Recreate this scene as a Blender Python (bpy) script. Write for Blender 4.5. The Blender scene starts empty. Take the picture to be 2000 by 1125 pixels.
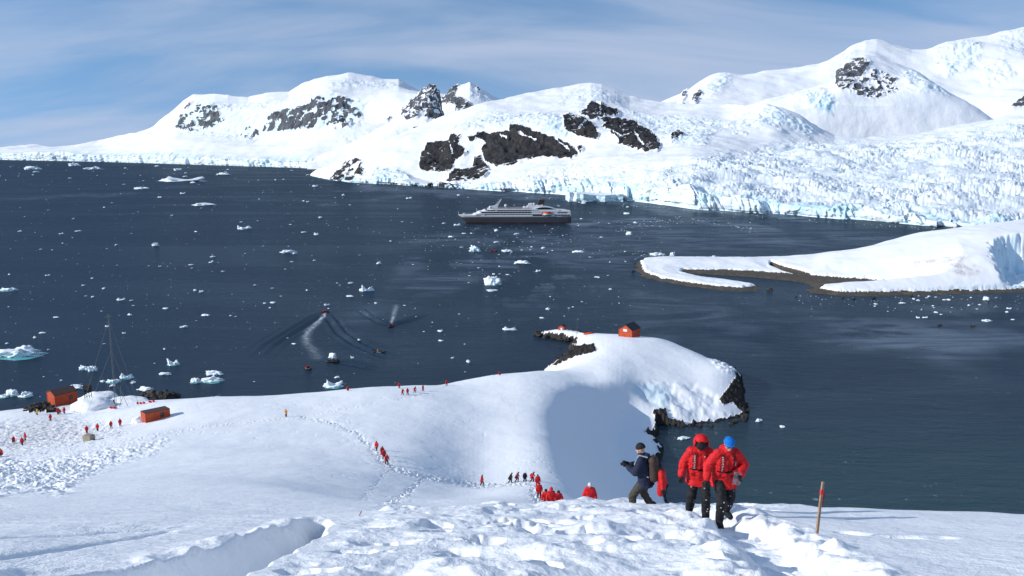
import bpy, bmesh, math, random
import numpy as np
from mathutils import Vector, Matrix, noise as mnoise
R = math.radians
S = bpy.context.scene
C = S.collection
random.seed(7)

# ------------------------------------------------------------------ camera
H = 82.0                      # eye height above the water, metres
F = 1600.0                    # focal length in pixels of the 2000 x 1125 photograph
PITCH = R(9.72)
CP, SP = math.cos(PITCH), math.sin(PITCH)
cam_d = bpy.data.cameras.new('camera'); cam = bpy.data.objects.new('camera', cam_d); C.objects.link(cam)
cam.location = (0, 0, H); cam.rotation_euler = (R(90) - PITCH, 0, 0)
cam_d.sensor_width = 36; cam_d.lens = F / 2000 * 36
cam_d.clip_start = 0.1; cam_d.clip_end = 60000
S.camera = cam
S.render.resolution_x, S.render.resolution_y = 1024, 576

# ------------------------------------------------------------------ sun, sky, exposure
SUN_EL, SUN_B = R(26), R(15)       # height above the horizon; sun stands to the left, a little behind the camera
to_sun = Vector((-math.cos(SUN_EL) * math.cos(SUN_B), -math.cos(SUN_EL) * math.sin(SUN_B), math.sin(SUN_EL)))
sd = bpy.data.lights.new('sun', 'SUN'); sd.energy = 4.3; sd.angle = R(0.5); sd.color = (1, 0.965, 0.91)
so = bpy.data.objects.new('sun', sd); C.objects.link(so); so.rotation_euler = (-to_sun).to_track_quat('-Z', 'Y').to_euler()
so.location = (0, 0, 300)
W = bpy.data.worlds.new("World"); S.world = W; W.use_nodes = True
wt = W.node_tree; wn, wl = wt.nodes, wt.links; wn.clear()
def wnode(t, **k):
    n = wn.new(t)
    for a, b in k.items(): setattr(n, a, b)
    return n
out = wnode('ShaderNodeOutputWorld'); bg = wnode('ShaderNodeBackground'); wl.new(bg.outputs[0], out.inputs[0])
sky = wnode('ShaderNodeTexSky', sky_type='NISHITA', sun_disc=False, sun_elevation=SUN_EL,
            sun_rotation=math.atan2(to_sun.x, to_sun.y), altitude=100, air_density=1.0, dust_density=0.1, ozone_density=1.2)
rv = wnode('ShaderNodeTexCoord'); lift = wnode('ShaderNodeVectorMath', operation='ADD'); wl.new(rv.outputs['Generated'], lift.inputs[0]); lift.inputs[1].default_value = (0, 0, 0.34)
nrmz = wnode('ShaderNodeVectorMath', operation='NORMALIZE'); wl.new(lift.outputs[0], nrmz.inputs[0]); wl.new(nrmz.outputs[0], sky.inputs[0])
tc = wnode('ShaderNodeTexCoord'); sep = wnode('ShaderNodeSeparateXYZ'); wl.new(tc.outputs['Generated'], sep.inputs[0])
def wmath(op, a, b=None, clamp=False):
    n = wnode('ShaderNodeMath', operation=op, use_clamp=clamp)
    for i, v in enumerate((a, b)):
        if v is None: continue
        if isinstance(v, (int, float)): n.inputs[i].default_value = v
        else: wl.new(v, n.inputs[i])
    return n.outputs[0]
# thin cirrus: noise laid on a high flat layer (direction divided by height), streaked by an anisotropic stretch
hz = wmath('ADD', wmath('MAXIMUM', sep.outputs[2], 0.0), 0.26)
cx = wmath('DIVIDE', sep.outputs[0], hz); cy = wmath('DIVIDE', sep.outputs[1], hz)
comb = wnode('ShaderNodeCombineXYZ'); wl.new(cx, comb.inputs[0]); wl.new(cy, comb.inputs[1])
mp = wnode('ShaderNodeMapping'); wl.new(comb.outputs[0], mp.inputs[0])
mp.inputs['Rotation'].default_value = (0, 0, R(-62)); mp.inputs['Scale'].default_value = (0.42, 1.15, 1); mp.inputs['Location'].default_value = (1.3, 0.55, 0)
n1 = wnode('ShaderNodeTexNoise'); wl.new(mp.outputs[0], n1.inputs[0]); n1.inputs['Scale'].default_value = 1.5; n1.inputs['Detail'].default_value = 8; n1.inputs['Roughness'].default_value = 0.52; n1.inputs['Distortion'].default_value = 0.9
mp2 = wnode('ShaderNodeMapping'); wl.new(comb.outputs[0], mp2.inputs[0]); mp2.inputs['Rotation'].default_value = (0, 0, R(-30)); mp2.inputs['Scale'].default_value = (0.25, 0.4, 1); mp2.inputs['Location'].default_value = (4.1, 2.0, 0)
n2 = wnode('ShaderNodeTexNoise'); wl.new(mp2.outputs[0], n2.inputs[0]); n2.inputs['Scale'].default_value = 0.7; n2.inputs['Detail'].default_value = 3
cl = wmath('ADD', wmath('MULTIPLY', n1.outputs[0], 0.75), wmath('MULTIPLY', n2.outputs[0], 0.7))
mr = wnode('ShaderNodeMapRange', interpolation_type='SMOOTHSTEP'); wl.new(cl, mr.inputs[0])
mr.inputs[1].default_value = 0.54; mr.inputs[2].default_value = 0.90; mr.inputs[3].default_value = 0.0; mr.inputs[4].default_value = 0.78
cloud = mr.outputs[0]
mixc = wnode('ShaderNodeMix', data_type='RGBA'); tint = wnode('ShaderNodeMix', data_type='RGBA', blend_type='MULTIPLY'); tint.inputs[0].default_value = 1; wl.new(sky.outputs[0], tint.inputs[6]); tint.inputs[7].default_value = (0.92, 1.16, 1.26, 1)
wl.new(cloud, mixc.inputs[0]); wl.new(tint.outputs[2], mixc.inputs[6])
mixc.inputs[7].default_value = (3.5, 4.0, 5.15, 1)
wl.new(mixc.outputs[2], bg.inputs[0]); bg.inputs[1].default_value = 0.15
S.view_settings.view_transform = 'Standard'; S.view_settings.look = 'None'; S.view_settings.exposure = 0.0; S.view_settings.gamma = 1
S.view_settings.use_curve_mapping = False
S.render.engine = 'CYCLES'
S.cycles.max_bounces = 6; S.cycles.diffuse_bounces = 3; S.cycles.glossy_bounces = 3

# ------------------------------------------------------------------ geometry of the view: where a photographed point stands
def t_of(py):                  # tangent of the angle below the horizon
    v = (np.asarray(py, float) - 562.5) / F
    return (v * CP + SP) / (CP - v * SP)
def a_of(px, t): return (np.asarray(px, float) - 1000) / F * (CP + t * SP)
def at(px, py, Y):             # world point seen at (px, py) standing Y metres ahead
    t = t_of(py); return (float(a_of(px, t) * Y), float(Y), float(H - t * Y))
def onwater(px, py):
    return at(px, py, H / float(t_of(py)))
def proj(X, Y, Z):
    t = (H - Z) / Y
    den = CP + t * SP
    return 1000 + F * (X / Y) / den, 562.5 + F * (t * CP - SP) / den
def ppm(Y, t=0.2):             # photo pixels per metre at distance Y
    return F / (Y * (CP + t * SP))

# ------------------------------------------------------------------ numpy noise
def _h(ix, iy, iz, seed):
    U = np.uint32
    n = ix.astype(np.int32).view(U) * U(374761393) + iy.astype(np.int32).view(U) * U(668265263) + iz.astype(np.int32).view(U) * U(2147483647) + U((seed * 1274126177) & 0xffffffff)
    n = (n ^ (n >> U(13))) * U(1274126177)
    n = (n ^ (n >> U(16))) * U(2246822519)
    return n ^ (n >> U(15))
COS = np.cos(np.arange(1024) * (2 * math.pi / 1024)); SIN = np.sin(np.arange(1024) * (2 * math.pi / 1024))
def _f(t): return t * t * t * (t * (t * 6 - 15) + 10)
GR = np.array([[1,1,0],[-1,1,0],[1,-1,0],[-1,-1,0],[1,0,1],[-1,0,1],[1,0,-1],[-1,0,-1],[0,1,1],[0,-1,1],[0,1,-1],[0,-1,-1],[1,1,0],[-1,1,0],[0,-1,1],[0,-1,-1]], float)
def perlin3(x, y, z, seed=0):
    xi, yi, zi = np.floor(x), np.floor(y), np.floor(z)
    xf, yf, zf = x - xi, y - yi, z - zi
    u, v, w = _f(xf), _f(yf), _f(zf)
    r = 0
    for dx in (0, 1):
        for dy in (0, 1):
            for dz in (0, 1):
                g = GR[_h(xi + dx, yi + dy, zi + dz, seed) & 15]
                d = g[..., 0] * (xf - dx) + g[..., 1] * (yf - dy) + g[..., 2] * (zf - dz)
                r = r + d * (u if dx else 1 - u) * (v if dy else 1 - v) * (w if dz else 1 - w)
    return r
def perlin2(x, y, seed=0):
    xi, yi = np.floor(x), np.floor(y); xf, yf = x - xi, y - yi; u, v = _f(xf), _f(yf); z0 = np.zeros_like(xi); r = 0
    for dx in (0, 1):
        for dy in (0, 1):
            hh = _h(xi + dx, yi + dy, z0, seed) & 1023
            r = r + (COS[hh] * (xf - dx) + SIN[hh] * (yf - dy)) * (u if dx else 1 - u) * (v if dy else 1 - v)
    return r * 1.4
def fbm2(x, y, o=4, seed=0, g=0.5):
    r = 0; a = 1
    for i in range(o): r = r + a * perlin2(x * 2 ** i, y * 2 ** i, seed + i); a *= g
    return r
def fbm3(x, y, z, o=4, seed=0, g=0.5):
    r = 0; a = 1
    for i in range(o): r = r + a * perlin3(x * 2 ** i, y * 2 ** i, z * 2 ** i, seed + i); a *= g
    return r
def worley2(x, y, seed=0):     # F1, F2, id of the nearest cell
    xi, yi = np.floor(x), np.floor(y); f1 = np.full(x.shape, 9.0); f2 = np.full(x.shape, 9.0); cid = np.zeros(x.shape)
    z0 = np.zeros_like(xi)
    for dx in (-1, 0, 1):
        for dy in (-1, 0, 1):
            h = _h(xi + dx, yi + dy, z0, seed)
            px_ = xi + dx + (h & 1023) / 1023.0; py_ = yi + dy + ((h >> 10) & 1023) / 1023.0
            d = np.hypot(px_ - x, py_ - y); c = ((h >> 20) & 1023) / 1023.0
            nb = d < f1
            f2 = np.where(nb, f1, np.minimum(f2, d)); cid = np.where(nb, c, cid); f1 = np.where(nb, d, f1)
    return f1, f2, cid
def sstep(a, b, x):
    t = np.clip((x - a) / (b - a), 0, 1); return t * t * (3 - 2 * t)
def poly_sd(px, py, P):        # signed distance to a polygon, positive inside
    P = np.asarray(P, float); d = np.full(px.shape, 1e9); ins = np.zeros(px.shape, bool)
    for i in range(len(P)):
        ax, ay = P[i]; bx, by = P[(i + 1) % len(P)]
        ex, ey = bx - ax, by - ay; L = ex * ex + ey * ey + 1e-12
        h = np.clip(((px - ax) * ex + (py - ay) * ey) / L, 0, 1)
        d = np.minimum(d, np.hypot(px - ax - h * ex, py - ay - h * ey))
        if ay != by:
            c = ((ay > py) != (by > py)) & (px < (bx - ax) * (py - ay) / (by - ay) + ax); ins ^= c
    return np.where(ins, d, -d)
def line_d(px, py, P, sy=1.0): # distance to a polyline and position along it
    d = np.full(px.shape, 1e9); s = np.zeros(px.shape); acc = 0
    for i in range(len(P) - 1):
        ax, ay = P[i][:2]; bx, by = P[i + 1][:2]; ay *= sy; by *= sy
        ex, ey = bx - ax, by - ay; L = ex * ex + ey * ey + 1e-12
        h = np.clip(((px - ax) * ex + (py * sy - ay) * ey) / L, 0, 1)
        dd = np.hypot(px - ax - h * ex, py * sy - ay - h * ey); nb = dd < d
        s = np.where(nb, acc + h * math.sqrt(L), s); d = np.where(nb, dd, d); acc += math.sqrt(L)
    return d, s
def interp(P, x):
    P = sorted(P); return np.interp(x, [p[0] for p in P], [p[1] for p in P])
def smooth_interp(P, x):       # monotone cubic through control points
    P = sorted(P); X = np.array([p[0] for p in P], float); Yv = np.array([p[1] for p in P], float)
    h = np.diff(X); dl = np.diff(Yv) / h; m = np.zeros(len(X)); m[0] = dl[0]; m[-1] = dl[-1]
    for i in range(1, len(X) - 1):
        if dl[i - 1] * dl[i] > 0:
            w1 = 2 * h[i] + h[i - 1]; w2 = h[i] + 2 * h[i - 1]; m[i] = (w1 + w2) / (w1 / dl[i - 1] + w2 / dl[i])
    x = np.clip(x, X[0], X[-1]); k = np.clip(np.searchsorted(X, x) - 1, 0, len(X) - 2); t = (x - X[k]) / h[k]
    return (Yv[k] * (1 + 2 * t) * (1 - t) ** 2 + h[k] * m[k] * t * (1 - t) ** 2 + Yv[k + 1] * t * t * (3 - 2 * t) + h[k] * m[k + 1] * t * t * (t - 1))

# ------------------------------------------------------------------ materials
def new_mat(name):
    m = bpy.data.materials.new(name); m.use_nodes = True; nt = m.node_tree; b = nt.nodes['Principled BSDF']; return m, nt, b
def N(nt, t, **k):
    n = nt.nodes.new(t)
    for a, b in k.items(): setattr(n, a, b)
    return n
def nz(nt, scale, detail=4, rough=0.55, dist=0.0, vec=None):
    n = N(nt, 'ShaderNodeTexNoise'); n.inputs['Scale'].default_value = scale; n.inputs['Detail'].default_value = detail
    n.inputs['Roughness'].default_value = rough; n.inputs['Distortion'].default_value = dist
    if vec is not None: nt.links.new(vec, n.inputs[0])
    return n.outputs[0]
def mth(nt, op, a, b=None, clamp=False):
    n = N(nt, 'ShaderNodeMath', operation=op, use_clamp=clamp)
    for i, v in enumerate((a, b)):
        if v is None: continue
        if isinstance(v, (int, float)): n.inputs[i].default_value = v
        else: nt.links.new(v, n.inputs[i])
    return n.outputs[0]
def mrange(nt, v, a, b, c=0.0, d=1.0, smooth=True):
    n = N(nt, 'ShaderNodeMapRange', interpolation_type='SMOOTHSTEP' if smooth else 'LINEAR'); nt.links.new(v, n.inputs[0])
    for i, q in zip((1, 2, 3, 4), (a, b, c, d)): n.inputs[i].default_value = q
    return n.outputs[0]
def mixcol(nt, f, a, b):
    n = N(nt, 'ShaderNodeMix', data_type='RGBA')
    for s_, v in ((0, f), (6, a), (7, b)):
        if isinstance(v, (int, float)): n.inputs[s_].default_value = v
        elif isinstance(v, tuple): n.inputs[s_].default_value = (*v, 1)
        else: nt.links.new(v, n.inputs[s_])
    return n.outputs[2]
def attr(nt, name):
    a = N(nt, 'ShaderNodeAttribute'); a.attribute_name = name; return a.outputs['Fac']
def bump(nt, h, dist, strength=1.0, prev=None):
    b = N(nt, 'ShaderNodeBump'); b.inputs['Distance'].default_value = dist; b.inputs['Strength'].default_value = strength
    nt.links.new(h, b.inputs['Height'])
    if prev is not None: nt.links.new(prev, b.inputs['Normal'])
    return b.outputs[0]
SNOW = (0.875, 0.89, 0.91)
def terrain_mat(name, scale, rock_a, rock_b, ice=(0.55, 0.77, 0.88), bumpd=0.5, fine=None, rock_thr=0.5):
    m, nt, b = new_mat(name); g = N(nt, 'ShaderNodeNewGeometry'); pos = g.outputs['Position']
    rk = attr(nt, 'rock'); ic = attr(nt, 'ice'); dr = attr(nt, 'dirt')
    n1 = nz(nt, 1.0 / scale, 6, 0.6, vec=pos); n2 = nz(nt, 6.0 / scale, 5, 0.65, vec=pos)
    stretch = N(nt, 'ShaderNodeMapping'); nt.links.new(pos, stretch.inputs[0]); stretch.inputs['Scale'].default_value = (1, 1, 0.3)
    n3 = nz(nt, 2.2 / scale, 7, 0.7, 0.6, vec=stretch.outputs[0])
    f = mth(nt, 'ADD', rk, mth(nt, 'MULTIPLY', mth(nt, 'SUBTRACT', n2, 0.5), 0.5))
    f = mrange(nt, f, rock_thr - 0.04, rock_thr + 0.04)
    rc = mixcol(nt, mrange(nt, n3, 0.3, 0.7), rock_a, rock_b)
    rc = mixcol(nt, mrange(nt, n1, 0.5, 0.75), rc, (rock_b[0] * 1.25, rock_b[1] * 1.12, rock_b[2] * 0.95))
    icf = mth(nt, 'MULTIPLY', ic, mrange(nt, n1, 0.25, 0.75, 0.6, 1.0), True)
    sc = mixcol(nt, icf, SNOW, ice)
    dn = mth(nt, 'MULTIPLY', dr, mrange(nt, n2, 0.4, 0.62, 0.25, 1.0), True)
    sc = mixcol(nt, dn, sc, (0.48, 0.38, 0.33))
    nt.links.new(mixcol(nt, f, sc, rc), b.inputs['Base Color'])
    b.inputs['Roughness'].default_value = 0.75; b.inputs['Specular IOR Level'].default_value = 0.2
    hs = mth(nt, 'ADD', n3, mth(nt, 'MULTIPLY', n2, 0.4))
    nr = bump(nt, mth(nt, 'MULTIPLY', hs, mth(nt, 'ADD', mth(nt, 'MULTIPLY', f, 0.85), 0.12)), bumpd)
    if fine:
        nr = bump(nt, nz(nt, fine[0], 4, 0.6, vec=pos), fine[1], prev=nr)
        nr = bump(nt, nz(nt, fine[0] * 7, 3, 0.6, vec=pos), fine[1] * 0.22, prev=nr)
    nt.links.new(nr, b.inputs['Normal'])
    return m
M = {}
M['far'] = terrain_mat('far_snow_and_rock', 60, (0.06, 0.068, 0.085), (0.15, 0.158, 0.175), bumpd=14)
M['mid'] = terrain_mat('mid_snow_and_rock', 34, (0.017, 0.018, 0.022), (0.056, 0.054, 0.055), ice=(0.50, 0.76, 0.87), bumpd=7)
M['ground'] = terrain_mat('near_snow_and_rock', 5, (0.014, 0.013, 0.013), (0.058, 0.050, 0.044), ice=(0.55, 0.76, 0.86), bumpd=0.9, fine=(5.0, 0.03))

# ------------------------------------------------------------------ mesh helpers
def tag(o, label=None, cat=None, group=None, kind=None):
    if label: o['label'] = label
    if cat: o['category'] = cat
    if group: o['group'] = group
    if kind: o['kind'] = kind
    return o
def grid_obj(name, X, Y, Z, mat, attrs=None, kind='structure', cast=True):
    r, c = X.shape; me = bpy.data.meshes.new(name)
    co = np.stack([X, Y, Z], -1).reshape(-1, 3).astype(np.float32)
    i = np.arange(r * c).reshape(r, c)
    q = np.stack([i[:-1, :-1], i[:-1, 1:], i[1:, 1:], i[1:, :-1]], -1).reshape(-1, 4).astype(np.int32)
    me.vertices.add(len(co)); me.vertices.foreach_set('co', co.ravel())
    me.loops.add(q.size); me.loops.foreach_set('vertex_index', q.ravel())
    me.polygons.add(len(q)); me.polygons.foreach_set('loop_start', np.arange(0, q.size, 4, dtype=np.int32)); me.polygons.foreach_set('loop_total', np.full(len(q), 4, np.int32))
    me.polygons.foreach_set('use_smooth', np.ones(len(q), bool))
    me.update(calc_edges=True)
    for k, v in (attrs or {}).items():
        a = me.attributes.new(k, 'FLOAT', 'POINT'); a.data.foreach_set('value', np.ascontiguousarray(v, dtype=np.float32).ravel())
    me.materials.append(mat)
    o = bpy.data.objects.new(name, me); C.objects.link(o); tag(o, kind=kind); return o
def normals(X, Y, Z):
    dx = [np.gradient(v, axis=1) for v in (X, Y, Z)]; dy = [np.gradient(v, axis=0) for v in (X, Y, Z)]
    n = np.cross(np.stack(dx, -1), np.stack(dy, -1)); n /= np.linalg.norm(n, axis=-1, keepdims=True) + 1e-9
    s = np.sign(n[..., 2:3]); s[s == 0] = 1
    return n * s

# ------------------------------------------------------------------ mountains: each a relief of contour lines with its own distances
def mountain(name, u0, u1, du, curves, dv, mat, polys=(), ices=(), front=None, amp=(30, 8), sc=(420, 60), serac=None, seed=1, depth=1.0, back=500, mott=None, crag=1.0, gaps=(), ledge=0.55):
    u = np.arange(u0, u1, du); rows_y, rows_Y = [], []
    cv = [(smooth_interp(P, u) if sm else interp(P, u), Yf) for P, Yf, sm in curves]
    ys = [c[0] for c in cv]; base = H / t_of(ys[0]) if curves[0][1] == 'water' else None
    Ys = []
    for y_, Yf in cv:
        Ys.append(base if isinstance(Yf, str) else (smooth_interp(Yf, u) + (base if base is not None else 0)))
    for k in range(1, len(ys)): ys[k] = np.minimum(ys[k], ys[k - 1] - 0.3)
    K = len(ys); seg = [max(2, int(np.max(ys[k] - ys[k + 1]) / dv)) for k in range(K - 1)]
    s = np.concatenate([[k + j / seg[k] for j in range(seg[k])] for k in range(K - 1)] + [[K - 1]])
    YS = np.array(ys); DS = np.array(Ys)
    k = np.clip(s.astype(int), 0, K - 2); f = (s - k)[:, None]
    def cr(A):   # gentle cubic between lines
        p1, p2 = A[k], A[k + 1]; m1 = np.where((k > 1)[:, None], (p2 - A[np.maximum(k - 1, 0)]) / 2, p2 - p1); m2 = np.where((k < K - 2)[:, None], (A[np.minimum(k + 2, K - 1)] - p1) / 2, p2 - p1)
        return p1 * (1 + 2 * f) * (1 - f) ** 2 + m1 * f * (1 - f) ** 2 + p2 * f * f * (3 - 2 * f) + m2 * f * f * (f - 1)
    py = YS[k] * (1 - f) + YS[k + 1] * f; Yd = np.maximum(cr(DS), DS[k] * 0.999)
    px = np.broadcast_to(u[None], py.shape).copy()
    # back of the ridge
    nb = 26; tt = t_of(py[-1]); b = (np.arange(1, nb + 1) / nb)[:, None] ** 1.5 * back
    Yb = Yd[-1][None] + b; a = a_of(u, tt)
    Zr = H - tt * Yd[-1]; Zb = Zr[None] - 0.25 * b - 0.8 * b * b / back - 0.05 * np.minimum(b, 20)
    t = t_of(py); X = a_of(px, t) * Yd; Z = H - t * Yd; Y = Yd
    X = np.vstack([X, a[None] * Yb]); Y = np.vstack([Y, Yb]); Z = np.vstack([Z, Zb])
    pxx = np.vstack([px, np.repeat(u[None], nb, 0)]); pyy = np.vstack([py, np.repeat(py[-1][None] - 2, nb, 0)])
    nrm = normals(X, Y, Z)
    rock = np.full(X.shape, -0.5); ice = np.zeros(X.shape)
    for P, strength, mot in polys:
        d = poly_sd(pxx, pyy, P); w = np.clip(0.5 + d / 5.0, -0.5, 1) * strength
        mt = fbm3(X / (sc[1] * .55), Y / (sc[1] * .8), Z / (sc[1] * .5), 4, seed + 50, 0.6)
        rock = np.maximum(rock, w - mot * np.clip(0.35 - mt * 1.6, 0, 1.2))
    for P, wd in gaps: rock = rock - 1.2 * sstep(wd, wd * .3, line_d(pxx, pyy, P)[0] + fbm2(X / 12, Y / 12, 2, 88) * 2)
    rkm = np.clip(rock * 1.5, 0, 1)
    shore = np.ones(X.shape); n0 = seg[0]; shore[:3] = np.array([0, .35, .8])[:, None][:3]
    ridge = np.ones(X.shape)
    low = fbm3(X / sc[0], Y / sc[0], Z / sc[0], 4, seed) * amp[0]
    med = fbm3(X / sc[1], Y / sc[1], Z / sc[1], 4, seed + 9, 0.55) * amp[1]
    rid = (0.5 - np.abs(fbm3(X / (sc[1] * .8), Y / (sc[1] * .8), Z / (sc[1] * 2.0), 5, seed + 20, 0.5))) * sc[1] * 0.34 * crag
    icem = np.zeros(X.shape)
    for P, st in ices:
        icem = np.maximum(icem, sstep(-6, 10, poly_sd(pxx, pyy, P)) * st)
    disp = low * 0.6 + med * (0.2 + 0.35 * rkm) + rid * rkm
    disp = disp + icem * (0.5 - np.abs(fbm3(X / (sc[1] * .7), Y / (sc[1] * .7), Z / sc[1], 4, seed + 33, 0.5))) * sc[1] * 0.26
    edge = sstep(0, 12, np.arange(len(X), dtype=float))[:, None]
    disp = disp * edge
    if serac:
        sm = np.zeros(X.shape)
        for P in serac[0]: sm = np.maximum(sm, sstep(-10, 25, poly_sd(pxx, pyy, P)))
        q = serac[1]
        wx = X + 0.5 * q * fbm2(X / q / 2, Y / q / 2, 3, 5); wy = Y + 0.5 * q * fbm2(X / q / 2 + 9, Y / q / 2, 3, 8)
        f1, f2, cid = worley2(wx / q, wy / (q * 0.8), 3); g1, g2, gid = worley2(wx / (q * .36), wy / (q * .42), 4)
        vary = 0.55 + 0.9 * sstep(-0.5, 0.6, fbm2(X / 160, Y / 160, 3, 77))
        blk = (sstep(0.0, 0.35, f2 - f1) - 0.65) * 0.8 + cid * 1.0 - 0.7
        blk2 = (sstep(0.0, 0.4, g2 - g1) - 0.6) * 0.55 + gid * 0.6 - 0.3
        big = fbm2(X / 70, Y / 55, 3, 71) * 9 + (0.3 - np.abs(fbm2((X + Y * .3) / 75, (Y - X * .2) / 24, 4, 73, 0.5))) * 6
        sd_ = ((blk * q * 0.10 + blk2 * q * 0.075) * (vary * 1.6 - .45) + big * 0.8) * sm * edge
        disp = disp + sd_
        icem = np.maximum(icem, sm * (0.38 + 0.3 * perlin2(X / 90, Y / 90, 12)) )
        crev = sm * (1 - sstep(0.02, 0.22, np.minimum(f2 - f1, (g2 - g1) * 1.3)))
        ice = np.maximum(ice, crev * 0.42)
    nd = nrm.copy()
    X = X + nd[..., 0] * disp * .6; Y = Y + nd[..., 1] * disp * .6; Z = Z + nd[..., 2] * disp * depth
    if front:      # the ice cliff along the water: broken into columns and alcoves
        fm = (np.arange(len(X)) <= n0 + 2).astype(float)[:, None] * np.ones(X.shape)
        q = front
        sx = X + 0.35 * Z
        al = fbm2(sx / (q * 3), Z * 0, 3, 61) * q * 1.1 + (np.abs(fbm2(sx / q, Z / (q * 2.5), 4, 62, 0.6)) - .3) * q * 0.7
        if serac: al = al + (worley2(sx / (q * 1.4), Z / (q * 3) + 5, 63)[2] - 0.5) * q * 0.7
        fade = sstep(n0 + 12, n0 + 1, np.arange(len(X), dtype=float))[:, None]
        msk = 1.0 if len(curves[0]) < 4 else 1.0
        Y = Y + al * fade * msk
        ice = np.maximum(ice, fade * (0.62 + 0.6 * fbm2(sx / (q * 2), Z / (q), 3, 64)))
    n2 = normals(X, Y, Z)
    steep = sstep(0.80, 0.50, n2[..., 2])
    ice = np.clip(np.maximum(ice, icem * (0.35 + 0.75 * steep)), 0, 1)
    Z[0] -= 3.0
    # snow lies on the gentler ledges inside the rock
    rock = rock - ledge * sstep(0.72, 0.93, n2[..., 2]) * (rock > 0)
    return grid_obj(name, X, Y, Z, mat, {'rock': rock, 'ice': ice, 'dirt': np.zeros(X.shape)})
def Z2(L): return [(600 + x / 3.125, 120 + y / 3.125) for x, y in L]
def Z1(L): return [(x / 3.125, 120 + y / 3.125) for x, y in L]
def Z3(L): return [(1100 + x / 3.125, 120 + y / 3.125) for x, y in L]
def Z4(L): return [(1500 + x * .3912, 40 + y * .3912) for x, y in L]

ridgeA = [(-300, 291), (-100, 289), (0, 287), (100, 285), (190, 277), (240, 264), (300, 245), (330, 224), (358, 197), (378, 185), (420, 181), (445, 181), (465, 187), (485, 191), (520, 185), (565, 184), (597, 164), (640, 150), (680, 142), (725, 146), (750, 151), (778, 152), (800, 168), (830, 185), (1000, 200), (1060, 205)]
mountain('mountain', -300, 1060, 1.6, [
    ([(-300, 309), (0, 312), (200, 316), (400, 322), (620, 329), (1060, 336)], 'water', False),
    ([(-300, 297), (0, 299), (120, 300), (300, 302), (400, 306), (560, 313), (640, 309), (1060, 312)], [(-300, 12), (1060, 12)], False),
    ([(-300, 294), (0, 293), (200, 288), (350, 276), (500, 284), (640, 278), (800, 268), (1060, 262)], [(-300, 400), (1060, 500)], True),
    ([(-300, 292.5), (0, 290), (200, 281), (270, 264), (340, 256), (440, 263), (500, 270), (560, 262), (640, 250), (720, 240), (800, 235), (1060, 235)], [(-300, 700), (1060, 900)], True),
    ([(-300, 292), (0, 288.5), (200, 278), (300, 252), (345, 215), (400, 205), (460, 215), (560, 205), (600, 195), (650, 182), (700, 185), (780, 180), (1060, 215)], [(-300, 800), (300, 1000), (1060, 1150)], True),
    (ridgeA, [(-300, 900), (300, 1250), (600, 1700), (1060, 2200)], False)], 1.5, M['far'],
    polys=[(Z1([(1075, 410), (1100, 320), (1170, 320), (1210, 265), (1335, 275), (1350, 330), (1385, 365), (1300, 410), (1190, 440), (1110, 430)]), 0.95, 0.9),
           (Z1([(1120, 280), (1170, 235), (1180, 245), (1140, 290)]), 0.9, 0.5),
           (Z1([(1450, 460), (1520, 385), (1570, 400), (1590, 450), (1520, 475)]), 0.95, 0.9),
           (Z1([(1590, 430), (1640, 345), (1740, 300), (1880, 280), (1900, 235), (2000, 235), (2100, 235), (2140, 240), (2165, 310), (2150, 420), (2050, 430), (1990, 400), (1860, 430), (1700, 430)]), 1.0, 0.85),
           (Z2([(195, 375), (220, 285), (300, 275), (350, 360), (320, 385), (240, 380)]), 0.9, 1.1),
           (Z2([(460, 355), (510, 315), (520, 325), (490, 360)]), 0.9, 0.5)],
    ices=[([(330, 225), (380, 195), (470, 205), (600, 190), (650, 180), (720, 200), (700, 250), (560, 265), (480, 275), (340, 262)], 0.8), ([(590, 170), (680, 150), (790, 160), (780, 170), (640, 175)], 0.6), ([(660, 270), (780, 240), (800, 265), (700, 300)], 0.5)],
    front=24, amp=(36, 9), sc=(500, 90), seed=3, back=1500, crag=1.1)
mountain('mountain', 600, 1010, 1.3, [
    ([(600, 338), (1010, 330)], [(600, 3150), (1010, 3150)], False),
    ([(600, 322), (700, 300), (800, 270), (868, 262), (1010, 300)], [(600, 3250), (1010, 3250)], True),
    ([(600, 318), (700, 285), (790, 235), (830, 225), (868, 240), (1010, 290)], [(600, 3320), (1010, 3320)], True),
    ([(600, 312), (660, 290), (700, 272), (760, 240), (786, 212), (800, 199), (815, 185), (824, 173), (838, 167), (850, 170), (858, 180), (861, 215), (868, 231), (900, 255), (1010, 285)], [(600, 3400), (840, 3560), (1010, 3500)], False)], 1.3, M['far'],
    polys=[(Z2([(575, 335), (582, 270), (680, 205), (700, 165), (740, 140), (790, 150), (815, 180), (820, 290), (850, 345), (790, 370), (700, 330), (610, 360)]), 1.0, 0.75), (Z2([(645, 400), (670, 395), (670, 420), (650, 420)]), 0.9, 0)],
    ices=[(Z2([(400, 470), (560, 390), (640, 420), (560, 480), (420, 500)]), 0.5), (Z2([(700, 340), (780, 370), (720, 395)]), 0.8)], amp=(10, 9), sc=(200, 55), seed=13, back=200, crag=1.2)
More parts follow.
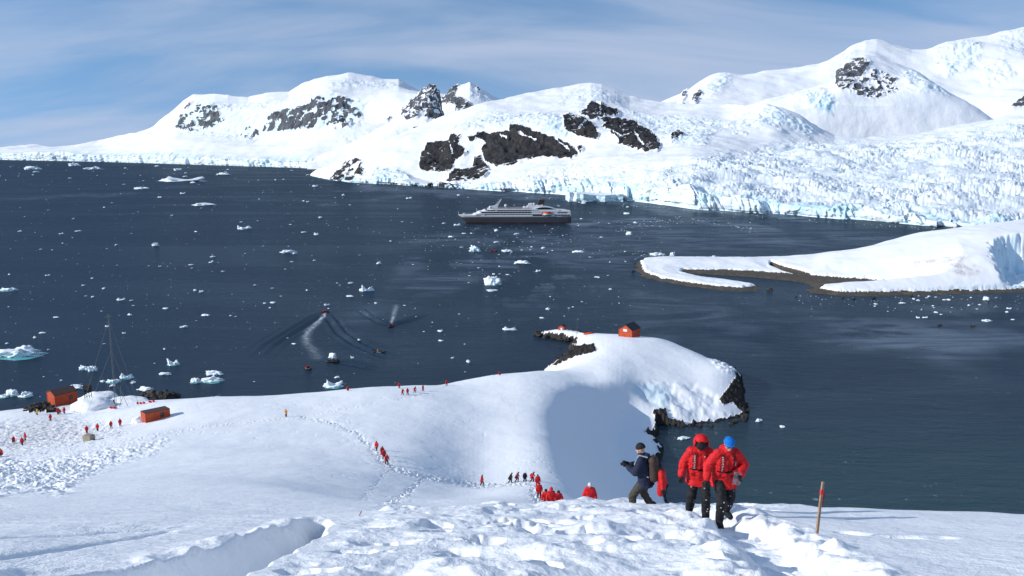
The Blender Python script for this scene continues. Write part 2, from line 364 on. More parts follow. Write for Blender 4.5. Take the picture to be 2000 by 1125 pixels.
mountain('mountain', 800, 1160, 1.3, [
    ([(800, 300), (1160, 300)], [(800, 3650), (1160, 3650)], False),
    ([(800, 240), (870, 220), (930, 215), (1000, 222), (1160, 240)], [(800, 3800), (1160, 3800)], True),
    ([(800, 218), (845, 212), (862, 194), (885, 172), (905, 164), (918, 160), (930, 168), (965, 188), (990, 197), (1060, 206), (1160, 214)], [(800, 4000), (920, 4050), (1160, 4200)], False)], 1.3, M['far'],
    polys=[(Z2([(815, 260), (830, 200), (895, 145), (940, 135), (925, 165), (905, 200), (960, 230), (1015, 265), (1025, 290), (900, 310), (890, 265)]), 1.0, 0.45), (Z2([(980, 130), (1010, 125), (1055, 185), (1040, 190)]), 0.9, 0.9)],
    ices=[(Z2([(1000, 160), (1150, 220), (1060, 260), (980, 220)]), 0.6)], amp=(10, 9), sc=(220, 60), seed=23, back=300, crag=1.2)
# upper right range behind the glacier, then the nunatak ridge before it
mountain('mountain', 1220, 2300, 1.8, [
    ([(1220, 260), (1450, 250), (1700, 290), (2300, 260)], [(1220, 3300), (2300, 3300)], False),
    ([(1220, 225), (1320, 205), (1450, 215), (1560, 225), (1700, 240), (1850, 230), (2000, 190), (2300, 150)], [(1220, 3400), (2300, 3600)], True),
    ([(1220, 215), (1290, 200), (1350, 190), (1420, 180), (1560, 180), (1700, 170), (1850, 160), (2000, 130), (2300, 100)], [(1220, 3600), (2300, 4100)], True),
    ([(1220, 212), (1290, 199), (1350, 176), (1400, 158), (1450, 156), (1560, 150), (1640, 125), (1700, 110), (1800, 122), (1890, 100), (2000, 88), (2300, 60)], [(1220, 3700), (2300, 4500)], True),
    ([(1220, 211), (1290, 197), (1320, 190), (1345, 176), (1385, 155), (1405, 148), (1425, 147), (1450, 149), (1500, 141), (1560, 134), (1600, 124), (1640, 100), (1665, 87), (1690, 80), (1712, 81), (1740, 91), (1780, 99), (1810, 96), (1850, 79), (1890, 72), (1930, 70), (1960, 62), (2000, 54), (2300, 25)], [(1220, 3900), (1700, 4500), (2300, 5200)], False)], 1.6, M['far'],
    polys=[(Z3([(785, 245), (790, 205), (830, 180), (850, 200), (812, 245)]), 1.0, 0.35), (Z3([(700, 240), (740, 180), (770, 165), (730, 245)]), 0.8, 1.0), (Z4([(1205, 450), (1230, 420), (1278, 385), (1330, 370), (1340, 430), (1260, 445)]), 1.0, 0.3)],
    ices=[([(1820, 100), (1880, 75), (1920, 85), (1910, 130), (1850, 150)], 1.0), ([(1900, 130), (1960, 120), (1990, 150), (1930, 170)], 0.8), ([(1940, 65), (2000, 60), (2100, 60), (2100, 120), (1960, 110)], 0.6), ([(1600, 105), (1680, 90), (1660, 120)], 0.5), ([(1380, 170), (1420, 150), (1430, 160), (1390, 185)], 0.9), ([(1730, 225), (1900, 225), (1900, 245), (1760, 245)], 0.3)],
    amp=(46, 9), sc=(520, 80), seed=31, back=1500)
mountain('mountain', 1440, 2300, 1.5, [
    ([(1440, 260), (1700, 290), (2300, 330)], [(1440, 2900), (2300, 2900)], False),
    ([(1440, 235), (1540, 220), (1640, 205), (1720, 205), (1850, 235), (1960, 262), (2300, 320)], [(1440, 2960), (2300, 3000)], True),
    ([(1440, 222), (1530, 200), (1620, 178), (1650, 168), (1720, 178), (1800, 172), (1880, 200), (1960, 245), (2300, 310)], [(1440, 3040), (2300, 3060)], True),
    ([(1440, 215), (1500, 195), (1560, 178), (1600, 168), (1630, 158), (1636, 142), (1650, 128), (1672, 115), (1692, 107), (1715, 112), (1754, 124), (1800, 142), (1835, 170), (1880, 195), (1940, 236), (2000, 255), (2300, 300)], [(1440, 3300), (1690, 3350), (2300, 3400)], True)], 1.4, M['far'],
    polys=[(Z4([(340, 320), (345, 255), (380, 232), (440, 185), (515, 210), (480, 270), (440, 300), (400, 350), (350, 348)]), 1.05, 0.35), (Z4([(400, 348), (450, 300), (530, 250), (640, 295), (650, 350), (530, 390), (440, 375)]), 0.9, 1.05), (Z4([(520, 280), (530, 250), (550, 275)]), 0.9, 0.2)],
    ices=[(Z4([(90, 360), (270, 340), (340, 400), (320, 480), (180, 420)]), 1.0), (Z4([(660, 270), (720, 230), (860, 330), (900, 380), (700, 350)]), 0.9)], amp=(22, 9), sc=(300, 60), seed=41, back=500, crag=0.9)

glacier_poly = [(880, 372), (960, 350), (1050, 332), (1150, 322), (1300, 322), (1380, 305), (1460, 290), (1540, 268), (1640, 274), (1700, 272), (1800, 260), (1930, 238), (2000, 222), (2300, 185), (2300, 500), (1300, 420)]
mountain('mountain', 606, 2300, 1.35, [
    ([(606, 343), (640, 351), (700, 357), (760, 360), (860, 366), (900, 369), (1000, 374), (1110, 381), (1210, 391), (1300, 401), (1350, 408), (1500, 417), (1600, 424), (1700, 431), (1800, 439), (1870, 444), (2000, 452), (2300, 470)], 'water', False),
    ([(606, 342), (630, 347), (700, 348), (760, 352), (820, 360), (900, 365), (940, 360), (1000, 354), (1060, 350), (1100, 352), (1200, 357), (1300, 360), (1350, 364), (1400, 376), (1450, 378), (1500, 388), (1600, 402), (1700, 410), (1800, 424), (1900, 434), (2000, 440), (2300, 455)], [(606, 6), (900, 8), (1000, 20), (1300, 14), (1500, 20), (1800, 30), (2300, 40)], False),
    ([(606, 341), (650, 330), (700, 322), (760, 330), (830, 350), (880, 356), (930, 348), (1000, 332), (1100, 318), (1200, 312), (1350, 312), (1500, 330), (1700, 345), (2000, 350), (2300, 355)], [(606, 30), (700, 90), (900, 120), (1100, 240), (1400, 320), (2000, 520), (2300, 600)], True),
    ([(606, 340), (650, 322), (700, 303), (760, 295), (820, 305), (880, 315), (940, 318), (1000, 305), (1100, 292), (1200, 285), (1350, 285), (1500, 300), (1700, 300), (2000, 280), (2300, 280)], [(606, 40), (700, 160), (900, 260), (1100, 420), (1300, 520), (1500, 640), (2000, 900), (2300, 1000)], True),
    ([(606, 339.5), (650, 321), (700, 299), (770, 276), (830, 268), (880, 258), (960, 245), (1020, 240), (1080, 238), (1140, 242), (1220, 252), (1290, 262), (1340, 262), (1420, 262), (1500, 262), (1560, 275), (1700, 285), (1850, 266), (2000, 240), (2300, 220)], [(606, 60), (700, 260), (900, 420), (1100, 560), (1300, 760), (1500, 900), (2000, 1200), (2300, 1400)], True),
    ([(606, 339.2), (640, 324), (680, 305), (740, 280), (800, 254), (860, 229), (910, 210), (950, 197), (990, 190), (1040, 183), (1100, 172), (1130, 163), (1155, 160), (1175, 162), (1200, 172), (1230, 187), (1260, 194), (1290, 199), (1350, 204), (1420, 205), (1490, 207), (1520, 212), (1560, 228), (1600, 252), (1630, 266), (1680, 271), (1760, 262), (1850, 250), (1930, 232), (2000, 214), (2300, 180)], [(606, 80), (700, 420), (900, 750), (1160, 1250), (1400, 1350), (1500, 1100), (1650, 1200), (2000, 1600), (2300, 1900)], False)], 1.25, M['mid'],
    polys=[(Z2([(678, 622), (690, 570), (740, 498), (860, 488), (875, 455), (940, 452), (925, 515), (990, 545), (960, 572), (900, 604), (880, 652), (830, 662), (740, 662), (690, 652)]), 1.15, 0.26),
           (Z2([(848, 727), (868, 662), (900, 642), (1000, 642), (1018, 580), (1060, 566), (1075, 610), (1122, 660), (1082, 702), (980, 733), (930, 743)]), 1.12, 0.32),
           (Z2([(980, 470), (1050, 436), (1130, 446), (1232, 435), (1238, 398), (1300, 405), (1420, 442), (1520, 474), (1600, 514), (1655, 560), (1605, 602), (1480, 592), (1340, 607), (1240, 632), (1150, 642), (1085, 612), (1062, 530), (1092, 492), (1040, 474), (998, 498)]), 1.15, 0.12),
           (Z2([(1550, 330), (1600, 322), (1610, 343), (1690, 355), (1735, 385), (1785, 450), (1770, 483), (1700, 473), (1640, 455), (1575, 435), (1562, 380)]), 1.15, 0.25),
           (Z3([(90, 310), (140, 290), (155, 250), (190, 240), (240, 248), (270, 278), (320, 285), (352, 320), (290, 330), (250, 340), (420, 352), (500, 410), (560, 475), (598, 522), (578, 557), (510, 566), (430, 535), (345, 505), (335, 480), (270, 440), (240, 400), (260, 380), (220, 372), (150, 362)]), 1.15, 0.22),
           (Z3([(655, 465), (695, 432), (748, 465), (715, 490), (662, 503)]), 1.0, 0.2),
           (Z2([(120, 725), (180, 645), (230, 595), (300, 585), (335, 605), (325, 645), (358, 655), (335, 692), (270, 725)]), 1.0, 0.7),
           (Z2([(380, 752), (500, 735), (720, 752), (940, 735), (990, 748), (900, 775), (560, 762)]), 0.75, 0.8),
           (Z2([(1645, 530), (1670, 522), (1690, 540), (1665, 560)]), 1.0, 0),
           (Z3([(1035, 422), (1120, 436), (1120, 442), (1040, 434)]), 0.9, 0), (Z3([(1310, 422), (1340, 420), (1330, 433)]), 0.9, 0)],
    ices=[(Z2([(860, 420), (1150, 310), (1500, 320), (1570, 370), (1640, 480), (1540, 470), (1420, 430), (1230, 395), (1050, 425), (880, 445)]), 0.9),
          (Z3([(330, 270), (480, 320), (700, 340), (1000, 360), (1180, 280), (1300, 280), (1400, 340), (1560, 400), (1500, 470), (1340, 400), (1100, 420), (940, 430), (860, 540), (640, 520), (560, 460)]), 0.75),
          (Z2([(380, 700), (420, 640), (560, 650), (640, 700), (600, 745), (400, 740)]), 1.0),
          (Z2([(1500, 260), (1600, 180), (1760, 150), (1900, 210), (1930, 260), (1820, 250), (1640, 260)]), 0.5)],
    serac=([glacier_poly], 17.0), front=20, amp=(18, 5), sc=(230, 45), seed=51, back=900, crag=0.8, ledge=0.42, gaps=[(Z2([(1290, 440), (1330, 455), (1395, 482)]), 3), (Z2([(1180, 455), (1215, 472)]), 3), (Z2([(1515, 478), (1550, 515), (1600, 545)]), 2.5), (Z2([(1085, 620), (1135, 645)]), 3), (Z2([(870, 500), (890, 570)]), 2), (Z2([(1000, 500), (960, 560), (900, 625)]), 3), (Z3([(215, 345), (260, 352), (300, 345)]), 3.5), (Z3([(240, 420), (300, 440), (345, 470), (430, 450)]), 2), (Z3([(430, 450), (490, 520)]), 2.5), (Z3([(225, 250), (222, 340)]), 1.5), (Z2([(1640, 440), (1700, 380)]), 2.5)])

# ------------------------------------------------------------------ the snow-covered headland: one ground sheet from the camera's feet to the cape
def tps_fit(P, V, lam=1e-6):
    n = len(P); d = np.linalg.norm(P[:, None] - P[None], axis=-1); K = np.where(d > 0, d * d * np.log(d + 1e-12), 0) + lam * np.eye(n)
    Q = np.hstack([np.ones((n, 1)), P]); A = np.block([[K, Q], [Q.T, np.zeros((3, 3))]]); return np.linalg.solve(A, np.concatenate([V, np.zeros(3)]))
def tps_eval(P, w, X):
    o = np.zeros(len(X))
    for i in range(0, len(X), 20000):
        x = X[i:i + 20000]; d = np.linalg.norm(x[:, None] - P[None], axis=-1)
        o[i:i + 20000] = np.where(d > 0, d * d * np.log(d + 1e-12), 0) @ w[:len(P)] + w[len(P)] + x @ w[len(P) + 1:]
    return o
ctl = []                                     # (photo x, photo y, distance)
def cp(px, *pairs):
    for y, Y in pairs: ctl.append((px, y, Y))
GA = []
def near(a, Y, t): GA.append((a, Y, t))
for a in (-1.0, -0.6, -0.3, 0.0, 0.3, 0.6, 1.0):
    for Y in (1.2, 2.5, 5, 9, 14): near(a, Y, 1.6 / Y + 0.376)
cp(-500, (1000, 24), (950, 60), (905, 125), (870, 175), (840, 210))
cp(0, (1000, 24), (950, 60), (905, 125), (862, 165), (830, 190), (800, 215))
cp(150, (1000, 23), (950, 58), (905, 118), (862, 158), (825, 192), (795, 215), (775, 232))
cp(300, (1000, 22), (950, 52), (900, 108), (855, 145), (822, 180), (795, 198), (781, 208))
cp(450, (1000, 22), (950, 50), (900, 103), (850, 142), (815, 170), (790, 188), (774, 206))
cp(600, (1000, 26), (950, 55), (900, 102), (850, 136), (815, 165), (790, 185), (768, 206))
cp(700, (1003, 22), (975, 62), (950, 85), (900, 116), (850, 143), (800, 172), (757, 214))
cp(800, (990, 20), (985, 60), (950, 98), (900, 124), (850, 148), (800, 176), (772, 192), (748, 222))
cp(941, (987, 20), (986, 60), (970, 96), (948, 124), (900, 146), (850, 166), (800, 190), (760, 216), (734, 240))
cp(1060, (984, 20), (992, 40), (986, 62), (960, 85), (943, 106), (900, 138), (850, 162), (800, 187), (750, 220), (719, 250))
cp(1150, (981, 21), (1000, 48), (1004, 80), (980, 113), (950, 128), (900, 153), (850, 172), (800, 197), (745, 240), (700, 272), (665, 305), (648, 330))
cp(1220, (980, 22), (1010, 48), (1020, 85), (980, 132), (950, 150), (900, 176), (850, 200), (800, 222), (752, 240), (735, 248), (700, 270), (652, 320))
cp(1262, (981, 22), (1012, 50), (1000, 130), (960, 158), (900, 192), (850, 215), (815, 232), (770, 246), (740, 254), (700, 274), (656, 318))
cp(1300, (982, 22), (1015, 50), (1030, 100), (1010, 160), (980, 184), (825, 233), (790, 240), (750, 252), (700, 278), (660, 308), (656, 316))
cp(1370, (983, 21), (1030, 60), (1090, 120), (825, 238), (790, 244), (750, 256), (715, 272), (688, 290))
cp(1430, (984, 21), (1040, 60), (1110, 120), (790, 247), (750, 258), (720, 267), (712, 272))
cp(1100, (640, 352), (650, 340), (635, 358))
cp(1060, (650, 345), (646, 350))
cp(1600, (989, 21), (1050, 60), (1120, 120)); cp(1800, (995, 21), (1060, 60), (1130, 120)); cp(2000, (1002, 21), (1070, 60), (1140, 120)); cp(2500, (1015, 22), (1090, 60))
def gz(px, z, Y):                            # hidden ground: height given
    t = (H - z) / Y; GA.append((float(a_of(px, t)), Y, t))
for px, Y, z in ((-500, 240, -2), (0, 245, -2), (150, 262, -3), (300, 250, -3), (450, 244, 3), (600, 244, 3), (700, 248, 2), (800, 256, 1), (941, 272, 0), (1060, 280, 1), (300, 226, 10), (600, 224, 13), (800, 238, 9), (941, 255, 8), (1060, 262, 8),
                 (1300, 340, -4), (1230, 350, -2), (1370, 320, -4), (1430, 300, -4), (1500, 280, -6), (1500, 240, -6), (1150, 350, 1), (1100, 372, -3), (1000, 360, -6), (1000, 320, -5),
                 (1500, 180, -4), (1700, 180, -4), (2000, 180, -4), (2500, 180, -4), (1400, 200, -4), (1500, 450, -8), (1000, 450, -8), (-500, 450, -8), (500, 450, -8), (2500, 450, -8)):
    gz(px, z, Y)
P_ = []; V_ = []
for px, py, Y in ctl:
    t = float(t_of(py)); P_.append((float(a_of(px, t)), math.log(Y) * 0.55)); V_.append(t)
for a, Y, t in GA: P_.append((a, math.log(Y) * 0.55)); V_.append(t)
P_ = np.array(P_); V_ = np.array(V_)
keep = []
for i in range(len(P_)):
    if all(np.hypot(*(P_[i] - P_[j])) > 0.006 for j in keep): keep.append(i)
P_, V_ = P_[keep], V_[keep]
Wt = tps_fit(P_, V_, 1.5e-4)
AC = np.linspace(-1.15, 1.15, 360); LC = np.linspace(math.log(1.0), math.log(470), 420)
aa, ll = np.meshgrid(AC, LC); TC = tps_eval(P_, Wt, np.stack([aa.ravel(), ll.ravel() * 0.55], -1)).reshape(aa.shape)
ker = np.array([1, 4, 8, 10, 8, 4, 1], float); ker /= ker.sum()
for ax_ in (0, 1, 1):
    pad = [(0, 0), (0, 0)]; pad[ax_] = (3, 3); tp = np.pad(TC, pad, mode='reflect', reflect_type='odd')
    TC = sum(ker[k] * np.take(tp, np.arange(k, k + TC.shape[ax_]), axis=ax_) for k in range(7))
def base_t(a, lnY):
    fi = np.clip((a - AC[0]) / (AC[1] - AC[0]), 0, len(AC) - 1.001); fj = np.clip((lnY - LC[0]) / (LC[1] - LC[0]), 0, len(LC) - 1.001)
    i = fi.astype(int); j = fj.astype(int); u = fi - i; v = fj - j
    return TC[j, i] * (1 - u) * (1 - v) + TC[j, i + 1] * u * (1 - v) + TC[j + 1, i] * (1 - u) * v + TC[j + 1, i + 1] * u * v
shore_px = [(-250, 812), (-60, 800), (0, 796), (50, 790), (100, 776), (160, 762), (215, 766), (290, 772), (335, 781), (420, 790), (550, 786), (700, 774), (900, 754), (1000, 743), (1060, 728), (1085, 713), (1112, 697), (1108, 682), (1128, 672), (1122, 667), (1085, 662), (1055, 658), (1044, 651), (1056, 641), (1090, 634), (1130, 633), (1165, 648), (1190, 640), (1250, 641), (1300, 664), (1370, 690), (1420, 706), (1438, 735), (1452, 780), (1458, 812), (1452, 824), (1425, 830), (1370, 837), (1330, 832), (1300, 828), (1284, 825), (1279, 850), (1288, 890), (1300, 925), (1330, 972)]
land = [onwater(*p)[:2] for p in shore_px] + [(48, 165), (75, 140), (140, 118), (260, 95), (420, 60), (420, -30), (-420, -30), (-420, 220)]
cols = np.concatenate([np.arange(-1100, -60, 9.0), np.arange(-60, 2060, 1.8), np.arange(2060, 3100, 9.0)])
acol = (cols - 1000) / F * (CP + 0.35 * SP)
lnr = np.concatenate([np.arange(math.log(1.3), math.log(5.5), 0.02), np.arange(math.log(5.5), math.log(60), 0.0042), np.arange(math.log(60), math.log(170), 0.004), np.arange(math.log(170), math.log(400), 0.0026)])
A, L = np.meshgrid(acol, lnr); GY = np.exp(L); GX = A * GY
GZ = H - base_t(A, L) * GY
# the bowl right of the ridge: a steep lee slope down to a flat toe by the cove
pe = interp([(20, 1900), (30, 1600), (40, 1420), (48, 1310), (62, 1200), (90, 1112), (110, 1078), (135, 1060), (165, 1056), (195, 1062), (215, 1076), (232, 1110), (245, 1150), (300, 1250)], GY); xe = (pe - 1000) / F * GY * 1.05
ze = interp([(20, 72.5), (48, 60.8), (62, 55.8), (90, 44.6), (110, 36.6), (140, 28.3), (165, 23.6), (190, 20.2), (220, 17.2), (300, 14)], GY)
bowl = ze - 1.02 * (np.sqrt((GX - xe) ** 2 + 25) + (GX - xe)) / 2 + 1.8
bowl = 2.2 + np.logaddexp(0, (bowl - 2.2) / 1.5) * 1.5
bowl += np.maximum(GY - 236, 0) * 0.8
kk = 1.2; GZ = np.where(GY > 20, GZ - kk * np.logaddexp(0, (GZ - bowl) / kk) * sstep(20, 32, GY), GZ)
PX, PY = proj(GX, GY, GZ)
sd0 = poly_sd(GX, GY, land)
wob = fbm2(GX / 9, GY / 9, 4, 90) * 2.2
sdl = sd0 + wob
# shoreline cliffs: rock below, snow cap above
steep_zone = sstep(1235, 1270, PX) * sstep(2000, 1500, PX)
prof = np.where(sdl < 0, -1.5 + sdl * 0.8, 0.4 + sdl * (1.1 + 1.6 * steep_zone) + np.maximum(sdl - 10, 0) * 4)
prof = np.where((sdl > 1.2), prof + 1.2 * steep_zone, prof)
lower = GZ > prof
GZ = np.minimum(GZ, prof + 0.0)
near_w = sstep(60, 25, GY)
def win(lo, hi, f):            # evaluate a noise only on the rows whose distance lies in a window
    r = np.where((np.exp(lnr) >= lo) & (np.exp(lnr) <= hi))[0]; o = np.zeros(GX.shape); a, b = r[0], r[-1] + 1
    o[a:b] = f(GX[a:b], GY[a:b]); return o
# wind-shaped undulation farther out
far_w = sstep(25, 70, GY)
GZ += far_w * win(24, 400, lambda x, y: fbm2(x / 30, y / 30, 2, 101) * 0.42 + fbm2(x / 7, y / 10, 3, 104) * 0.10)
rough = np.zeros(GX.shape); trail = np.zeros(GX.shape)
SC = ppm(GY, 0.38)
for P, wd, st in (([(590, 815), (640, 826), (690, 842), (722, 868), (748, 902), (765, 914), (800, 925), (860, 938), (941, 950), (1000, 945), (1035, 945), (1052, 974), (1085, 986), (1150, 990)], 1.1, 1.0),
                  ([(590, 815), (480, 824), (400, 834), (300, 852), (200, 870), (100, 885), (0, 890)], 1.0, 0.45),
                  ([(590, 812), (680, 797), (750, 785), (830, 768), (875, 755), (980, 730)], 0.8, 0.5),
                  ([(828, 936), (795, 962), (760, 985), (725, 1004)], 0.8, 0.9),
                  ([(760, 918), (735, 945), (712, 975)], 0.9, 0.3),
                  ([(0, 985), (50, 1003), (110, 1012), (180, 1014), (270, 1022)], 0.5, 0.8),
                  ([(530, 995), (580, 1012)], 0.3, 0.8), ([(320, 980), (420, 1000)], 0.4, 0.3),
                  ([(1150, 712), (1210, 704), (1270, 690), (1310, 672), (1290, 664)], 0.5, 0.4)):
    d, s = line_d(PX, PY, P, 1.6); trail = np.maximum(trail, st * np.exp(-(d / (wd * 0.6 * SC)) ** 2 * 1.3))
steps = win(24, 400, lambda x, y: np.abs(fbm2(x / 0.8, y / 0.8, 3, 120, 0.6)))
GZ += trail * far_w * (-0.10 + 0.5 * (steps - 0.25))
# trampled and slumped patches
for P, st in (([(-60, 880), (60, 900), (150, 890), (250, 868), (330, 858), (300, 885), (215, 905), (170, 930), (120, 965), (60, 955), (20, 960), (-60, 990)], 1.0), ([(-60, 820), (60, 822), (160, 815), (240, 830), (260, 850), (180, 870), (80, 880), (-60, 890)], 0.6), ([(800, 915), (900, 905), (940, 935), (860, 930)], 0.15), ([(660, 800), (760, 870), (840, 930), (720, 920), (640, 830)], 0.14)):
    rough = np.maximum(rough, st * sstep(-14, 14, poly_sd(PX, PY, P)))
def _pit(x, y):
    f1, f2, cid = worley2(x / 0.9 + fbm2(x, y, 2, 5) * .4, y / 0.9, 131); return sstep(0.42, 0.1, f1) * (cid > 0.45)
pits = win(60, 260, _pit)
GZ += rough * far_w * (win(24, 300, lambda x, y: fbm2(x / 1.6, y / 1.6, 4, 133, 0.6)) * 0.38 - pits * 0.18)
scat = sstep(0.1, 0.5, fbm2(GX / 18, GY / 18, 3, 140)) * far_w * 0.5 * sstep(-4, 6, sdl - 6)
def _sc(x, y):
    h1, h2, hid = worley2(x / 1.7, y / 1.7, 141); return sstep(0.2, 0.06, h1) * (hid > 0.75)
GZ -= scat * win(24, 300, _sc) * 0.25
# debris ledges and blue ice on the shaded bowl and the cape
cape = sstep(-6, 8, poly_sd(PX, PY, [(1225, 752), (1260, 745), (1300, 745), (1360, 750), (1400, 770), (1400, 800), (1440, 810), (1440, 835), (1290, 830), (1270, 790)]))
GZ += cape * (fbm2(GX / 7, GY / 7, 5, 150, 0.5) * 0.9 - 0.3) * sstep(0, 4, sdl)
lip = sstep(-3, 4, poly_sd(PX, PY, [(1384, 700), (1440, 705), (1440, 735), (1405, 722)]))
GZ += lip * np.abs(fbm2(GX / 3, GY / 3, 3, 155)) * 1.2
# near snow, laid out on the ground in metres
def npl(px, py):
    t = float(t_of(py)); Y = 1.6 / (t - 0.376); return (float(a_of(px, t)) * Y, Y)
def npoly(P): return [npl(*p) for p in P]
plat = poly_sd(GX, GY, npoly([(560, 1120), (610, 1085), (670, 1045), (690, 1022), (760, 1006)]) + [(-3.5, 19.5), (2, 22), (9, 21.5)] + npoly([(1440, 1003), (1500, 1030), (1590, 1050), (1660, 1090), (1760, 1124)]) + [(4, 5), (-3, 5)])
lumpy = sstep(-0.4, 0.5, plat + 0.5 * win(1, 60, lambda x, y: fbm2(x / 1.3, y / 1.3, 3, 159))) * near_w
patch = sstep(-0.35, 0.45, win(1, 60, lambda x, y: fbm2(x / 2.6, y / 2.0, 3, 158)))
lum = win(1, 60, lambda x, y: fbm2(x / 1.1, y / 1.0, 4, 160, 0.42))
GZ += lumpy * (lum * (0.05 + 0.13 * patch) + (0.3 - np.abs(win(1, 60, lambda x, y: fbm2(x / 2.6, y / 2.2, 2, 165)))) * 0.12)
def _ft(x, y):
    p1, p2, pid = worley2(x / 0.95 + .5 * fbm2(x / 1.5, y / 1.5, 2, 171), y / 0.8, 170); return sstep(0.36, 0.2, p1 + 0.10 * fbm2(x / .25, y / .25, 2, 3)) * (pid > 0.62)
GZ -= lumpy * win(1, 60, _ft) * 0.16
GZ += near_w * win(1, 60, lambda x, y: fbm2(x / 3.2, y / 5, 3, 175)) * 0.05
wind = sstep(-2.5, -5.5, GX) * near_w
GZ += wind * (win(1, 60, lambda x, y: np.abs(fbm2(x / 3.5 + y / 9, y / 1.1, 3, 176))) * -0.035)
GZ += near_w * win(1, 60, lambda x, y: fbm2(x / 0.22, y / 0.3, 3, 178, .5)) * (0.003 + 0.006 * lumpy)
d, s = line_d(GX, GY, npoly([(1385, 1000), (1425, 1020), (1470, 1045), (1500, 1068), (1530, 1088), (1570, 1112), (1620, 1160)]), 1.0)
d = d + 0.18 * win(1, 60, lambda x, y: fbm2(x / 0.6, y / 0.6, 2, 182))
block = win(1, 60, lambda x, y: fbm2(x / 0.62, y / 0.62, 3, 180, 0.42))
GZ += near_w * (-0.26 * sstep(0.62, 0.15, d) + sstep(1.35, 0.75, d) * sstep(0.3, 0.7, d) * (0.05 + 0.15 * np.clip(block, -.3, 1)) + sstep(0.7, 0.2, d) * block * 0.12)
for (fx, fy, r_) in ((1365, 1004, .2), (1400, 1007, .2), (1425, 1026, .2), (1462, 1046, .22), (1492, 1078, .24), (1545, 1100, .26), (1450, 1100, .22), (1640, 1108, .24), (1330, 996, .2), (1600, 1075, .2), (1150, 1060, .2), (1230, 1050, .22), (880, 1060, .22), (960, 1055, .2), (1060, 1045, .2)):
    q_ = npl(fx, fy); dd = np.hypot(GX - q_[0], GY - q_[1]); GZ -= sstep(r_ * 1.25, r_ * 0.6, dd) * 0.20 * near_w
d, s = line_d(GX, GY, npoly([(1655, 1043), (1740, 1050), (1845, 1050)]), 1.0)
GZ -= sstep(0.26, 0.08, d) * near_w * 0.11 * (0.6 + 0.4 * np.cos(s * 7))
for P, w_, dp in (([(-40, 1060), (60, 1050), (160, 1042), (240, 1034), (360, 1024)], .10, .06), ([(-40, 1098), (90, 1078), (200, 1055), (330, 1035)], .12, .07)):
    d, s = line_d(GX, GY, npoly(P), 1.0); GZ -= np.exp(-(d / w_) ** 2) * dp * near_w
# the trench left of the platform
trP = [(-3.0, 8.0), (-3.05, 9.0), (-3.1, 10.6), (-3.2, 13.0), (-3.55, 15.2), (-3.9, 16.4), (-4.35, 16.2), (-4.5, 14.1), (-4.5, 11.6), (-4.75, 9.9), (-5.3, 9.0), (-6.3, 8.2), (-7.5, 7.5), (-6, 6.0), (-3.2, 6.0)]
tsd = poly_sd(GX, GY, trP) + 0.10 * win(1, 60, lambda x, y: fbm2(x / 0.7, y / 0.7, 3, 188))
cutm = sstep(-0.02, 0.42, tsd) * near_w
GZ -= cutm * 0.85
rim = sstep(-0.9, -0.15, tsd) * (tsd < 0.05) * near_w * sstep(-3.6, -4.2, GX)
GZ += rim * np.clip(win(1, 60, lambda x, y: fbm2(x / 0.8, y / 0.8, 3, 190, 0.4)) + .15, 0, 1) * 0.13
if 0: pass
n_ = normals(GX, GY, GZ)
PX2, PY2 = proj(GX, GY, GZ)
rock = np.full(GX.shape, -0.5)
rn = fbm2(GX / 4, GY / 4, 4, 200)
shore_r = sstep(2.0, 0.2, sdl + rn * 1.2) * 1.2 - 0.1
keepshore = 1 - 0.55 * sstep(1300, 1340, PX) * sstep(1400, 1360, PX)
rock = np.maximum(rock, shore_r * np.clip(keepshore, 0, 1))
rock = np.where((sdl < 1.8) & (n_[..., 2] < 0.62), 1.0, rock)
for P, st in (([(1112, 670), (1124, 676), (1160, 673), (1164, 686), (1122, 697), (1085, 714), (1078, 715), (1102, 692)], 1.15), ([(1044, 649), (1066, 651), (1096, 659), (1126, 665), (1128, 672), (1050, 662)], 1.15), ([(1418, 764), (1438, 738), (1450, 760), (1454, 806), (1442, 798), (1430, 786), (1412, 790), (1405, 780)], 1.25), ([(1280, 800), (1300, 798), (1305, 815), (1282, 830)], 0.9),
              ([(180, 798), (215, 772), (228, 780), (222, 795)], 1.0), ([(60, 790), (90, 785), (112, 792), (95, 806), (55, 806)], 1.0)):
    sd = poly_sd(PX2, PY2, P); rock = np.maximum(rock, np.clip(0.5 + sd / 4, -0.5, 1) * st - 0.25 * np.clip(rn, 0, 1))
rock = np.where(GZ < 0.25, 1.0, rock)
GZ += (rock > 0.5) * (GZ > -0.5) * np.abs(fbm2(GX / 2.0, GY / 2.0, 4, 210, 0.6)) * 1.3
ice = np.clip(sstep(0, 8, poly_sd(PX2, PY2, [(1228, 748), (1300, 748), (1320, 770), (1300, 815), (1285, 822), (1275, 790), (1235, 770)])) * 0.6 + cutm * 0.12, 0, 1)
ice = np.maximum(ice, cape * sstep(0.8, 0.5, n_[..., 2]) * 0.5)
dirt = 0.36 * sstep(-10, 25, poly_sd(PX2, PY2, [(-60, 830), (40, 815), (110, 800), (150, 815), (230, 840), (262, 825), (250, 850), (190, 868), (80, 882), (20, 892), (-60, 900)]))
dirt = np.maximum(dirt, 0.5 * sstep(-5, 10, poly_sd(PX2, PY2, [(40, 800), (60, 780), (140, 770), (150, 790), (100, 815)])))
grd = grid_obj('ground', GX, GY, GZ, M['ground'], {'rock': rock, 'ice': ice, 'dirt': dirt})
